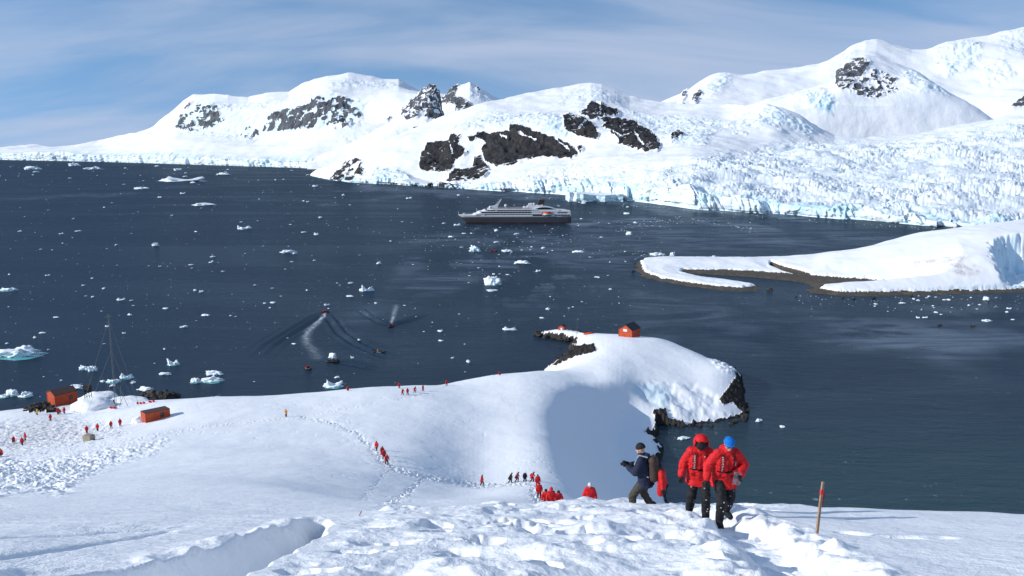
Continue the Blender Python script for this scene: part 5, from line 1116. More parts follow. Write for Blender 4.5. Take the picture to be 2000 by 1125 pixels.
# ---- radio mast, guyed; short mast on the tip; old timber frame
q = pick(227, 800, 150); Ym = q[1]; zb = q[2]
t = thing('radio_mast', 'tall thin guyed lattice mast rising over the water beside the left huts', 'mast', (q[0], q[1], zb - 0.3))
Hm = 25.5; bm = bmesh.new(); r0 = 0.26
leg = [(r0 * math.cos(a), r0 * math.sin(a)) for a in (0.3, 2.4, 4.5)]
for a in leg: tube(bm, (a[0], a[1], 0), (a[0] * .6, a[1] * .6, Hm), 0.035, 0.025, 6)
L_(t, 'pole', bm, 'steel'); bm = bmesh.new()
for i in range(34):
    z0_, z1_ = i * Hm / 34, (i + 1) * Hm / 34; f0, f1_ = 1 - .4 * i / 34, 1 - .4 * (i + 1) / 34
    for k in range(3): a, b = leg[k], leg[(k + 1) % 3]; tube(bm, (a[0] * f0, a[1] * f0, z0_), (b[0] * f1_, b[1] * f1_, z1_), 0.018, seg=4)
L_(t, 'lattice', bm, 'steel')
for k, (gx, gy) in enumerate(((7, -3), (-6, -4), (1, 8))):
    for hh in (8, 16, 24):
        bm = bmesh.new(); tube(bm, (0, 0, hh), (gx * (.6 + hh / 40), gy * (.6 + hh / 40), -0.5), 0.02, seg=4); L_(t, 'guy_wire', bm, 'steel')
bm = bmesh.new(); tube(bm, (-0.9, 0, 24.6), (0.9, 0, 24.9), 0.04, seg=6); tube(bm, (-0.5, 0, 25.2), (0.6, 0, 25.2), 0.03, seg=6); L_(t, 'aerial', bm, 'steel')
for px, yb, hh, lb in ((240, 795, 6.0, 'thin leaning antenna frame just right of the foot of the tall mast'), (217, 793, 3.6, 'short pole frame just left of the foot of the tall mast')):
    q = pick(px, yb, 150); t = thing('antenna_frame', lb, 'antenna', (q[0], q[1], q[2] - .2)); 
    for a, b in (((-.5, 0, 0), (-.2, 0, hh)), ((1.6, 0, -0.5), (-.1, 0, hh * .75)), ((-1.2, .5, 0), (.2, 0, hh * .5))): bm = bmesh.new(); tube(bm, a, b, 0.05, seg=6); L_(t, 'strut', bm, 'steel')
    bm = bmesh.new(); tube(bm, (-.9, 0, hh * .55), (1.0, 0, hh * .5), 0.035, seg=6); L_(t, 'crossbar', bm, 'steel')
q = on_ground(1127, 345); t = thing('flagpole', 'thin pale pole on the snowy tip between the two headland huts', 'pole', (q[0], q[1], q[2] - .2)); bm = bmesh.new(); tube(bm, (0, 0, 0), (0, 0, 6.4), 0.06, 0.035, 8); L_(t, 'pole', bm, 'steel'); bm = bmesh.new(); ball(bm, (0, 0, 6.43), 0.08, sub=1); L_(t, 'finial', bm, 'steel')
q = on_ground(173, 226); t = thing('timber_tower', 'dark weathered timber tower with boarded head on the left shore rocks', 'tower', (q[0], q[1], q[2] - 0.2))
for sx, sy in ((-1, -1), (1, -1), (1, 1), (-1, 1)): bm = bmesh.new(); tube(bm, (sx * 0.75, sy * 0.75, 0), (sx * 0.5, sy * 0.5, 4.6), 0.09, 0.08, 7); L_(t, 'leg', bm, 'dark_wood')
bm = bmesh.new()
for zz in (1.2, 2.4):
    for a, b in (((-.7, -.7), (.6, -.65)), ((.6, -.65), (.6, .6)), ((-.7, .6), (-.7, -.65))): tube(bm, (a[0], a[1], zz), (b[0], b[1], zz + .9), 0.05, seg=5)
L_(t, 'brace', bm, 'dark_wood'); bm = bmesh.new(); box(bm, -0.85, 0.85, -0.7, 0.7, 3.1, 4.9, 0.05)
bmesh.ops.subdivide_edges(bm, edges=bm.edges[:], cuts=3)
for v in bm.verts: v.co += V(*(mnoise.noise_vector(v.co * 1.7) * 0.16))
L_(t, 'boarding', bm, 'dark_wood')

# ---- gear lying on the snow, half-buried boat
for px, py, lb in ((269, 790, 'leftmost red bag of the heap on the snow behind the container hut'), (275, 790, 'middle red bag of the heap on the snow behind the container hut'), (281, 789, 'rightmost red bag of the heap on the snow behind the container hut'), (293, 787, 'red bag lying by the dark shore rocks right of the heap'), (300, 786, 'small red bag against the dark shore rocks, farthest right'), (217, 799, 'red bag at the foot of the tall mast, left one'), (224, 799, 'red bag at the foot of the tall mast, right one')):
    q = pick(px, py, 120)
    if q is None: continue
    t = thing('bag', lb, 'bag', (q[0], q[1], q[2] + .05), rnd.uniform(0, 3), 'red bags left on the snow'); bm = bmesh.new(); cap(bm, (-0.3, 0, 0.25), 0.26, (0.3, 0, 0.28), 0.24); L_(t, 'cloth', bm, 'red_cloth', True); bm = bmesh.new(); tube(bm, (-0.02, 0, 0.26), (0.04, 0, 0.26), 0.268, seg=12); L_(t, 'strap', bm, 'black_cloth')
q = pick(1150, 653, 200)
if q:
    t = thing('rowing_boat', 'red upturned boat half buried in snow between the two headland huts', 'boat', (q[0], q[1], q[2]), R(12)); bm = bmesh.new()
    bmesh.ops.create_uvsphere(bm, u_segments=20, v_segments=10, radius=1)
    for v in bm.verts: v.co = V(v.co.x * 2.4, v.co.y * 0.8 * (1 - 0.3 * max(0, v.co.x)), max(v.co.z, -.2) * 0.75)
    L_(t, 'hull', bm, 'orange_boat', True); bm = bmesh.new(); box(bm, -2.2, 2.1, -.04, .04, 0.55, 0.82, .01); L_(t, 'keel', bm, 'dark_wood')

# ---- shore boulders
def blob(seed, sx, sy, sz, sub=3, rough=0.35, flat=-0.35, f=1.3):
    bm = bmesh.new(); bmesh.ops.create_icosphere(bm, subdivisions=sub, radius=1); o = V(seed * 3.1, seed * 1.7, seed)
    for v in bm.verts:
        n = mnoise.fractal(v.co * f + o, 0.7, 2.1, 4); c = v.co * (1 + rough * n)
        if c.z < flat: c.z = flat
        v.co = V(c.x * sx, c.y * sy, c.z * sz)
    return bm
RV = []
for k in range(5):
    bm = blob(k + 1, 1, .85, .75, 3, .55, -.5, 1.7); bmesh.ops.dissolve_limit(bm, angle_limit=R(14), verts=bm.verts, edges=bm.edges); RV.append(mesh_from_bm(bm, 'rock', M['rock']))
def boulder(px, Y, r, lab, grp, dz=0.0, xy=None):
    x, y, z = on_ground(px, Y) if xy is None else xy
    o = link('boulder', RV[rnd.randrange(5)], loc=(x, y, max(z, -0.2) + r * .15 + dz), rot=(rnd.uniform(-.3, .3), rnd.uniform(-.3, .3), rnd.uniform(0, 6))); o.scale = (r * rnd.uniform(.9, 1.3), r, r * rnd.uniform(.6, 1)); tag(o, lab, 'rock', grp)
for k in range(16): boulder(rnd.uniform(52, 112), rnd.uniform(208, 224), rnd.uniform(.5, 1.3), 'brown boulder in the pile under the left shore hut', 'boulders under the shore hut')
for px, py, r in ((278, 774, 1.3), (286, 772, 1.8), (297, 774, 2.3), (306, 776, 2.2), (318, 776, 2.2), (330, 774, 2.6), (340, 773, 1.7), (312, 771, 1.4), (322, 779, 1.2)):
    w_ = onwater(px, py + 4); boulder(0, 0, r, 'dark wet boulder in the water right of the tall mast', 'dark boulders by the mast', 0.5, (w_[0], w_[1], 0))
for k in range(18):
    f = rnd.random(); px, py = (1086 + 40 * f + rnd.uniform(-4, 4), 712 - 24 * f + rnd.uniform(-2, 3)); w_ = onwater(px, py); boulder(0, 0, rnd.uniform(.6, 1.7), 'dark boulder on the shore at the neck of the headland', 'boulders at the neck', 0.1, (w_[0], w_[1], 0))
for k in range(20):
    f = rnd.random(); px, py = (1044 + 80 * f, 652 + 16 * f + rnd.uniform(-2, 3)); w_ = onwater(px, py); boulder(0, 0, rnd.uniform(.7, 1.8), 'dark boulder along the foot of the rocky tip', 'boulders of the tip', 0.1, (w_[0], w_[1], 0))
for k in range(16):
    f = rnd.random(); px, py = (1300 + 156 * f, 829 + 9 * math.sin(f * 3.1) + rnd.uniform(-2, 2) - 10 * f); w_ = onwater(px, py); boulder(0, 0, rnd.uniform(.35, .8), 'dark boulder at the waterline below the snowy cape', 'boulders of the cape', 0.0, (w_[0], w_[1], 0))
for k in range(14):
    f = rnd.random(); px, py = (1444 + 14 * f + rnd.uniform(-3, 3), 740 + 80 * f); w_ = onwater(px, py); boulder(0, 0, rnd.uniform(.5, 1.2), 'dark boulder below the cliff at the right end of the cape', 'boulders under the cliff', 0.2, (w_[0], w_[1], 0))
for px, py, r in ((1503, 567, 1.6), (1240, 516, 1.0), (1236, 531, 1.2), (1646, 582, .8), (1707, 583, .9), (1668, 584, .6), (1620, 570, .7), (1780, 578, .8), (1835, 636, .8), (1900, 638, .8), (1555, 580, .6), (1966, 566, 2.2), (1985, 563, 2.0)):
    w_ = onwater(px, py); boulder(0, 0, r, 'dark stone standing in shallow water off the shingle spit', 'stones off the spit', 0.1, (w_[0], w_[1], 0))

# ---- ship
def zx(X): return (X - 170) * 0.077
def zz_(Yp): return (465 - Yp) * 0.077
wS = onwater(1004, 434.5); SH = thing('cruise_ship', 'grey and white expedition cruise ship lying broadside in the bay', 'ship', (wS[0], wS[1], 0), R(2.0))
ship_len = 220 / ppm(wS[1], H / wS[1]); sc_ = ship_len / 126.7; SH.scale = (sc_,) * 3
OX = -63.3
def hullw(s): return 9.2 * (1 - (1 - np.clip(s / .30, 0, 1)) ** 2.2) ** .62 * (1 - 0.12 * np.clip((s - .85) / .15, 0, 1) ** 2)
def loft(zl, z0, z1, extra=0.0):
    bm = bmesh.new(); rows = []; S_ = np.concatenate([np.linspace(0, .3, 26), np.linspace(.33, 1, 20)])
    for z in zl:
        xb = np.interp(z, [-1, 0, 2, 5, 9, 10.2], [10.6, 9.6, 7.8, 4.6, 0.6, 0.0]); xe_ = 126.6 + (z > 1.2) * 0.2
        r = []
        for s_ in S_:
            fl = 0.72 + 0.28 * np.interp(z, [-1, 9], [0, 1]) if s_ < .35 else 1.0
            fl = fl + (1 - fl) * np.clip(s_ / .35, 0, 1) if s_ < .35 else 1
            r.append((xb + s_ * (xe_ - xb) + OX, float(hullw(s_)) * fl + extra, z))
        rows.append(r)
    V1 = [[bm.verts.new((p[0], -p[1], p[2])) for p in r] for r in rows]; V2 = [[bm.verts.new((p[0], p[1], p[2])) for p in r] for r in rows]
    n = len(S_)
    for i in range(len(zl) - 1):
        for j in range(n - 1):
            bm.faces.new((V1[i][j], V1[i][j + 1], V1[i + 1][j + 1], V1[i + 1][j])); bm.faces.new((V2[i][j], V2[i + 1][j], V2[i + 1][j + 1], V2[i][j + 1]))
        bm.faces.new((V1[i][-1], V2[i][-1], V2[i + 1][-1], V1[i + 1][-1]))
    for j in range(n - 1): bm.faces.new((V1[-1][j], V1[-1][j + 1], V2[-1][j + 1], V2[-1][j]))
    bmesh.ops.remove_doubles(bm, verts=bm.verts, dist=0.01); return bm
hul = L_(SH, 'hull', loft([1.15, 3, 5, 7.3], 0, 0), 'hull_grey', True); hul.data.polygons.foreach_set('use_smooth', [abs(p.normal.z) < .9 and abs(p.normal.x) < .8 for p in hul.data.polygons])
L_(SH, 'boot_stripe', loft([-1.5, 0, 1.15], 0, 0), 'boot_red')
bw = L_(SH, 'bulwark', loft([7.3, 8.2, 9.2], 0, 0, 0.02), 'white_paint')
bm = bmesh.new()
for k in range(38): box(bm, OX + 14 + k * 2.9, OX + 14.6 + k * 2.9, -9.32, -9.18, 5.2, 5.8) if k > 4 else None
L_(SH, 'portholes', bm, 'window')
def tier(nm, x0, x1, z0, z1, hw, rake=2.5, nose=5.0, mat='white_paint', par=None):
    bm = bmesh.new(); n = 9; lo, hi = [], []
    for (z, dx, L) in ((z0, 0, lo), (z1, rake, hi)):
        pts = [(x0 + dx + nose * (1 - math.sin(math.pi * i / (n - 1))), -hw * math.cos(math.pi * i / (n - 1))) for i in range(n)] + [(x1, hw), (x1, -hw)]
        for p in pts: L.append(bm.verts.new((p[0] + OX, p[1], z)))
    m = len(lo); bm.faces.new(lo[::-1]); bm.faces.new(hi)
    for i in range(m): bm.faces.new((lo[i], lo[(i + 1) % m], hi[(i + 1) % m], hi[i]))
    bmesh.ops.recalc_face_normals(bm, faces=bm.faces[:]); return link(nm, mesh_from_bm(bm, nm, M[mat]), par or SH)
def band(x0, x1, z0, z1, hw, par, div=3.4, mt='window'):
    bm = bmesh.new(); box(bm, x0 + OX, x1 + OX, -hw - 0.06, hw + 0.06, z0, z1); o = link('window_band', mesh_from_bm(bm, 'window_band', M[mt]), par)
    bm = bmesh.new(); x = x0 + div
    while x < x1 - 1:
        for s_ in (-1, 1): box(bm, x + OX - .09, x + OX + .09, s_ * (hw + .05) - .05, s_ * (hw + .05) + .05, z0, z1)
        x += div
    link('divider', mesh_from_bm(bm, 'divider', M['white_paint']), par)
d1 = tier('superstructure', zx(380), zx(1812), 9.2, 10.8, 8.9, 1.5, 4); d2 = tier('superstructure', zx(425), zx(1805), 10.8, 13.2, 8.7, 3.0, 5); d3 = tier('superstructure', zx(505), zx(1640), 13.2, 15.0, 8.4, 3.0, 5); d4 = tier('superstructure', zx(590), zx(1330), 15.0, 15.9, 8.6, 2.0, 5)
band(zx(565), zx(1245), 8.5, 9.9, 9.0, d1); band(zx(1575), zx(1800), 8.2, 9.3, 9.25, d1); band(zx(520), zx(1240), 11.1, 12.5, 8.72, d2); band(zx(1620), zx(1760), 11.0, 11.9, 8.72, d2); band(zx(740), zx(1240), 13.4, 14.4, 8.42, d3); band(zx(610), zx(720), 13.6, 14.8, 8.42, d3)
for a, b, z0_, z1_, hw in ((385, 1815, 10.35, 10.7, 9.2), (430, 1810, 12.75, 13.15, 9.1), (505, 1330, 14.65, 15.0, 8.9)):
    bm = bmesh.new(); box(bm, zx(a) + OX + 5, zx(b) + OX, -hw, hw, z0_, z1_); L_(SH, 'deck_edge', bm, 'white_paint')
bm = bmesh.new(); box(bm, zx(1255) + OX, zx(1535) + OX, -9.3, 9.3, 7.9, 9.6); box(bm, zx(1392) + OX, zx(1535) + OX, -9.28, 9.28, 9.6, 12.6); L_(SH, 'boat_recess_shade', bm, 'window')  # solid dark block painted in for the shade of the open lifeboat recess
for s_ in (-1, 1):
    lb = bpy.data.objects.new('lifeboat', None); C.objects.link(lb); lb.parent = SH
    bm = bmesh.new(); cap(bm, (zx(1415) + OX, s_ * 9.6, 9.9), 1.2, (zx(1520) + OX, s_ * 9.6, 9.9), 1.2); link('hull', mesh_from_bm(bm, 'lifeboat_hull', M['white_paint'], True), lb)
    bm = bmesh.new(); cap(bm, (zx(1412) + OX, s_ * 9.6, 10.9), 1.15, (zx(1522) + OX, s_ * 9.6, 10.9), 1.15); link('canopy', mesh_from_bm(bm, 'lifeboat_canopy', M['orange_boat'], True), lb)
    for xx in (1405, 1528): bm = bmesh.new(); box(bm, zx(xx) + OX - .2, zx(xx) + OX + .2, s_ * 9.5 - .25, s_ * 9.5 + .25, 8.0, 12.8); link('davit', mesh_from_bm(bm, 'davit', M['white_paint']), lb)
# arched glass lounge, aft house
arc = [(zx(1245) + i / 16 * (zx(1640) - zx(1245)), 13.2 + 4.5 * math.sin(math.pi * (0.08 + 0.92 * i / 16)) ** .8) for i in range(17)]
bm = bmesh.new(); prism(bm, [(p[0] + OX, p[1]) for p in arc] + [(arc[-1][0] + OX, 13.2), (arc[0][0] + OX, 13.2)], 'y', -8.2, 8.2); L_(SH, 'glass_arch', bm, 'window')
for s_ in (-1, 1):
    bm = bmesh.new()
    for a, b in zip(arc, arc[1:]): tube(bm, (a[0] + OX, s_ * 8.25, a[1] + .1), (b[0] + OX, s_ * 8.25, b[1] + .1), 0.32, seg=6)
    L_(SH, 'arch_rim', bm, 'white_paint')
bm = bmesh.new(); prism(bm, [(p[0] + OX, p[1] + .05) for p in arc] + [(p[0] + OX, p[1] + .3) for p in arc[::-1]], 'y', -8.0, 8.0); L_(SH, 'arch_roof', bm, 'white_paint')
bm = bmesh.new(); prism(bm, [(zx(1560) + OX, 13.2), (zx(1790) + OX, 13.2), (zx(1745) + OX, 14.3), (zx(1650) + OX, 14.9), (zx(1560) + OX, 15.0)], 'y', -7.5, 7.5); L_(SH, 'aft_house', bm, 'white_paint')
bm = bmesh.new(); box(bm, zx(640) + OX, zx(1230) + OX, -7.6, 7.6, 15.9, 16.0); L_(SH, 'sun_deck', bm, 'deck')
bm = bmesh.new(); box(bm, zx(900) + OX, zx(1110) + OX, -3, 3, 16.0, 16.7, .1); L_(SH, 'pool_surround', bm, 'deck')
for a, b in ((1120, 1250), (1180, 1330)): bm = bmesh.new(); box(bm, zx(a) + OX, zx(b) + OX, -4.5, 4.5, 15.9, 17.6 if a < 1150 else 19.2, .3); L_(SH, 'deckhouse', bm, 'white_paint')
bm = bmesh.new(); prism(bm, [(zx(600) + OX, 15.9), (zx(760) + OX, 15.9), (zx(750) + OX, 18.2), (zx(710) + OX, 19.0), (zx(640) + OX, 18.0)], 'y', -3.6, 3.6); L_(SH, 'mast_house', bm, 'white_paint')
bm = bmesh.new(); prism(bm, [(zx(700) + OX, 18.6), (zx(760) + OX, 18.6), (zx(812) + OX, 26.4), (zx(800) + OX, 26.4), (zx(742) + OX, 21.2)], 'y', -0.5, 0.5); mo = L_(SH, 'mast', bm, 'white_paint')
for zq_, w_ in ((21.0, 2.6), (22.8, 1.8)): bm = bmesh.new(); box(bm, zx(745) + OX - .4, zx(745) + OX + .4, -w_, w_, zq_, zq_ + .25); link('crosstree', mesh_from_bm(bm, 'crosstree', M['white_paint']), mo)
bm = bmesh.new(); tube(bm, (zx(735) + OX, 0, 21), (zx(732) + OX, 0, 24), .12, seg=6); link('antenna', mesh_from_bm(bm, 'antenna', M['steel']), mo)
for X_, y_, z_, r_ in ((870, 0, 18.9, 1.7), (1215, -3, 20.6, 1.3), (1245, 1, 20.7, 1.3), (1280, -2, 20.8, 1.4), (1140, -3, 17.6, 1.2), (645, -2.5, 17.3, 1.7)): bm = bmesh.new(); ball(bm, (zx(X_) + OX, y_, z_), r_, sub=3); tube(bm, (zx(X_) + OX, y_, 15.9), (zx(X_) + OX, y_, z_ - r_ * .6), .5, seg=10); L_(SH, 'radar_dome', bm, 'white_paint', True)
for y_ in (-3.4, 3.4):
    dx = 3.2 if y_ > 0 else 0; bm = bmesh.new(); prism(bm, [(zx(1300) + OX + dx, 17.0), (zx(1365) + OX + dx, 17.0), (zx(1378) + OX + dx, 22.0), (zx(1338) + OX + dx, 22.0)], 'y', y_ - 1.3, y_ + 1.3); fo_ = L_(SH, 'funnel', bm, 'white_paint')
    bm = bmesh.new(); prism(bm, [(zx(1324) + OX + dx, 20.0), (zx(1380) + OX + dx, 20.0), (zx(1402) + OX + dx, 25.4), (zx(1358) + OX + dx, 25.8)], 'y', y_ - 1.45, y_ + 1.45); link('funnel_top', mesh_from_bm(bm, 'funnel_top', M['funnel']), fo_)
for a, b in (((185, 9.2), (180, 13.0)), ((265, 9.2), (262, 11.0)), ((445, 13.2), (447, 16.2))): bm = bmesh.new(); tube(bm, (zx(a[0]) + OX, 0, a[1]), (zx(b[0]) + OX, 0, b[1]), .22, .12, 8); L_(SH, 'post', bm, 'white_paint')
bm = bmesh.new(); tube(bm, (zx(245) + OX, -2, 10.8), (zx(285) + OX, 2, 10.8), .2, seg=8); box(bm, zx(250) + OX, zx(280) + OX, -1.8, 1.8, 9.2, 10.2, .2); L_(SH, 'windlass', bm, 'white_paint')
bm = bmesh.new()
for k in range(40):
    xx = zx(640) + k * 1.18
    for s_ in (-1, 1): tube(bm, (xx + OX, s_ * 8.3, 15.9), (xx + OX, s_ * 8.3, 16.9), .05, seg=4)
for s_ in (-1, 1): tube(bm, (zx(640) + OX, s_ * 8.3, 16.9), (zx(640) + 46 + OX, s_ * 8.3, 16.9), .06, seg=5)
L_(SH, 'railing', bm, 'white_paint')

# ---- inflatable boats
def make_zodiac():
    t = thing('inflatable_boat', None, None); L = 2.9
    path = [V(-2.6, -0.72, 0.32), V(0.9, -0.72, 0.34), V(2.0, -0.50, 0.44), V(2.6, 0, 0.56), V(2.0, 0.50, 0.44), V(0.9, 0.72, 0.34), V(-2.6, 0.72, 0.32)]
    pts = []
    for i in range(len(path) - 1):
        p0, p1, p2, p3 = path[max(i - 1, 0)], path[i], path[i + 1], path[min(i + 2, len(path) - 1)]
        for k in range(6): u = k / 6; pts.append(0.5 * ((2 * p1) + (p2 - p0) * u + (2 * p0 - 5 * p1 + 4 * p2 - p3) * u * u + (3 * p1 - p0 - 3 * p2 + p3) * u ** 3))
    pts.append(path[-1]); bm = bmesh.new(); rows = []
    for i, p in enumerate(pts):
        d = (pts[min(i + 1, len(pts) - 1)] - pts[max(i - 1, 0)]).normalized(); sd_ = d.cross(V(0, 0, 1)).normalized(); up = sd_.cross(d)
        r = 0.25 * (0.35 if i in (0, len(pts) - 1) else 1); rows.append([bm.verts.new(p + (sd_ * math.cos(a) + up * math.sin(a)) * r) for a in [k * math.pi / 5 for k in range(10)]])
    for a, b in zip(rows, rows[1:]):
        for k in range(10): bm.faces.new((a[k], a[(k + 1) % 10], b[(k + 1) % 10], b[k]))
    bm.faces.new(rows[0]); bm.faces.new(rows[-1][::-1]); bmesh.ops.recalc_face_normals(bm, faces=bm.faces[:]); L_(t, 'tube', bm, 'rubber', True)
    bm = bmesh.new(); prism(bm, [(-2.3, -.6), (1.2, -.6), (2.2, 0), (1.2, .6), (-2.3, .6)], 'z', 0.08, 0.16); L_(t, 'floor', bm, 'steel')
    bm = bmesh.new(); box(bm, -2.38, -2.3, -.55, .55, 0.1, 0.62, .01); L_(t, 'transom', bm, 'dark_wood')
    bm = bmesh.new(); box(bm, -2.75, -2.35, -.18, .18, 0.55, 1.05, .06); box(bm, -2.62, -2.46, -.07, .07, -0.2, 0.6, .02); L_(t, 'outboard_motor', bm, 'black_cloth')
    bm = bmesh.new(); box(bm, -0.9, 1.0, -0.985, -0.97, 0.28, 0.38); L_(t, 'side_stripe', bm, 'pale_cloth')
    return t
Z0 = make_zodiac()
def copy_tree(o, parent=None):
    c = o.copy(); C.objects.link(c); c.parent = parent
    for ch in [q for q in bpy.data.objects if q.parent == o]: copy_tree(ch, c)
    return c
first = True
GB = 'inflatable boats on the bay'
for px, py, rz, lb, crew, wh in ((635, 611, 62, 'inflatable boat speeding away at the head of the long curved white wake', [('red_sit', -1.6, -.45), ('red_sit', -1.4, .45), ('red_sit', -.4, -.5), ('red_sit', -.2, .5), ('dark_sit', .8, .45), ('dark_sit', .9, -.45)], 'boat with the long wake'),
                             (764, 638, -100, 'inflatable boat heading towards us with a short foam trail behind it', [('dark_sit', -1.9, 0), ('red_sit', -.8, .5), ('black_sit', -.6, -.5)], 'boat with the short trail'),
                             (741, 688, -8, 'inflatable boat seen broadside with one orange-clad driver aboard', [('orange_sit', -.7, 0.1)], 'boat seen broadside'),
                             (650, 707, 176, 'inflatable boat lying in front of a small white ice lump', [('black_sit', -1.7, 0.2), ('dark_sit', -1.0, -.45), ('black_sit', -.5, .45)], 'boat before the ice lump'),
                             (602, 720, -60, 'inflatable boat nearest the left snow shore, bow turned towards us', [('red_sit', -1.5, 0), ('dark_sit', -.6, .4), ('dark_sit', -.5, -.4)], 'boat nearest the snow shore'),
                             (965, 491, 4, 'inflatable boat full of red-clad passengers beside the flat floe below the ship', [('red_sit', -1.7, -.4), ('red_sit', -1.0, .4), ('red_sit', -.3, -.45), ('red_sit', .4, .45), ('red_sit', 1.0, -.4), ('dark_sit', -2.0, .2)], 'boat below the ship'),
                             (1252, 586, 20, None, [], '')):
    if lb is None: continue
    z_ = Z0 if first else copy_tree(Z0); first = False
    w_ = onwater(px, py); z_.location = (w_[0], w_[1], -0.05); z_.rotation_euler = (0, 0, R(rz)); z_.scale = (1.0,) * 3; tag(z_, lb, 'inflatable boat', GB)
    for k, (kd, bx_, by_) in enumerate(crew):
        c_, s_ = math.cos(R(rz)), math.sin(R(rz)); colr = {'red_sit': 'red', 'dark_sit': 'dark red', 'orange_sit': 'orange', 'black_sit': 'navy'}[kd]
        pos_ = 'stern' if bx_ < -1.2 else ('middle' if bx_ < 0.2 else 'bow'); sidew = 'port' if by_ > 0.15 else ('starboard' if by_ < -.15 else 'centre')
        far_person(kd, (w_[0] + c_ * bx_ - s_ * by_, w_[1] + s_ * bx_ + c_ * by_, 0.08), R(rz) + (math.pi / 2 if by_ == 0 or abs(by_) < .15 else (0 if by_ > 0 else math.pi)), f'person in {colr} seated at {pos_}, {sidew} side, of the {wh}', 'people aboard the inflatable boats', 1.0)

# ---- icebergs, floes and brash
def berg_mesh(kind, seed):
    if kind == 'chunk': bm = blob(seed, 1, .7, .8, 4, .75, -.3, 1.6)
    elif kind == 'floe':
        bm = blob(seed, 1, .6, .30, 4, .55, -.4, 1.8)
    elif kind == 'ridge':
        bm = blob(seed, 1, .5, .35, 4, .6, -.3, 2.4)
        for v in bm.verts: v.co.z *= 1 + .9 * max(0, mnoise.noise(V(v.co.x * 2.3 + seed, 0, 4)))
    elif kind == 'saddle':
        bm = blob(seed, 1, .6, .55, 4, .5, -.3, 1.8)
        for v in bm.verts:
            if v.co.z > 0: v.co.z *= 0.35 + 1.5 * abs(v.co.x) ** 1.5
    else:
        bm = bmesh.new(); box(bm, -1, 1, -.55, .55, -.3, .45); bmesh.ops.subdivide_edges(bm, edges=bm.edges[:], cuts=14, use_grid_fill=True)
        for v in bm.verts:
            n = mnoise.fractal(V(v.co.x * 2.2 + seed, v.co.y * 2.2, v.co.z * .7), .7, 2.1, 5); v.co.y += n * .22 * (1 if abs(v.co.y) > .4 else .2); v.co.x += n * .05; v.co.z += (mnoise.noise(v.co * 1.3) * .10 + 0.10 * abs(v.co.x - .1)) * (v.co.z > .3)
    return mesh_from_bm(bm, 'ice_' + kind, M['ice'], kind not in ('tab',))
BM = {(k, i): berg_mesh(k, i * 2.7 + 1) for k, n in (('chunk', 5), ('floe', 5), ('ridge', 3), ('saddle', 3), ('tab', 1)) for i in range(n)}
bm = blob(9, 1, .62, .02, 3, .35, -.5, 1.2); GLOW_SHEET = mesh_from_bm(bm, 'ice_foot', M['ice_foot'], True)
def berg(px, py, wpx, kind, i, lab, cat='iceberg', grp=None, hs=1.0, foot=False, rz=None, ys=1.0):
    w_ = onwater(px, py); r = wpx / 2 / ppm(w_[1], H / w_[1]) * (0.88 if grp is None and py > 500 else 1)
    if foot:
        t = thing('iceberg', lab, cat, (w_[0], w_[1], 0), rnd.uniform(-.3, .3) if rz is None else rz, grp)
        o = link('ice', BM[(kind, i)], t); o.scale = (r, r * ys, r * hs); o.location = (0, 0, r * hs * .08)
        f = link('underwater_glow', GLOW_SHEET, t); f.scale = (r * 1.12, r * 1.25 * ys, 1.5); f.location = (0, -r * .12, 0.03)  # flat sheet added above the water to imitate the submerged ice's glow
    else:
        o = link('iceberg' if cat == 'iceberg' else 'ice_floe', BM[(kind, i)], loc=(w_[0], w_[1], r * hs * .06), rot=(0, 0, rnd.uniform(-.5, .5) if rz is None else rz)); o.scale = (r, r * ys, r * hs); tag(o, lab, cat, grp)
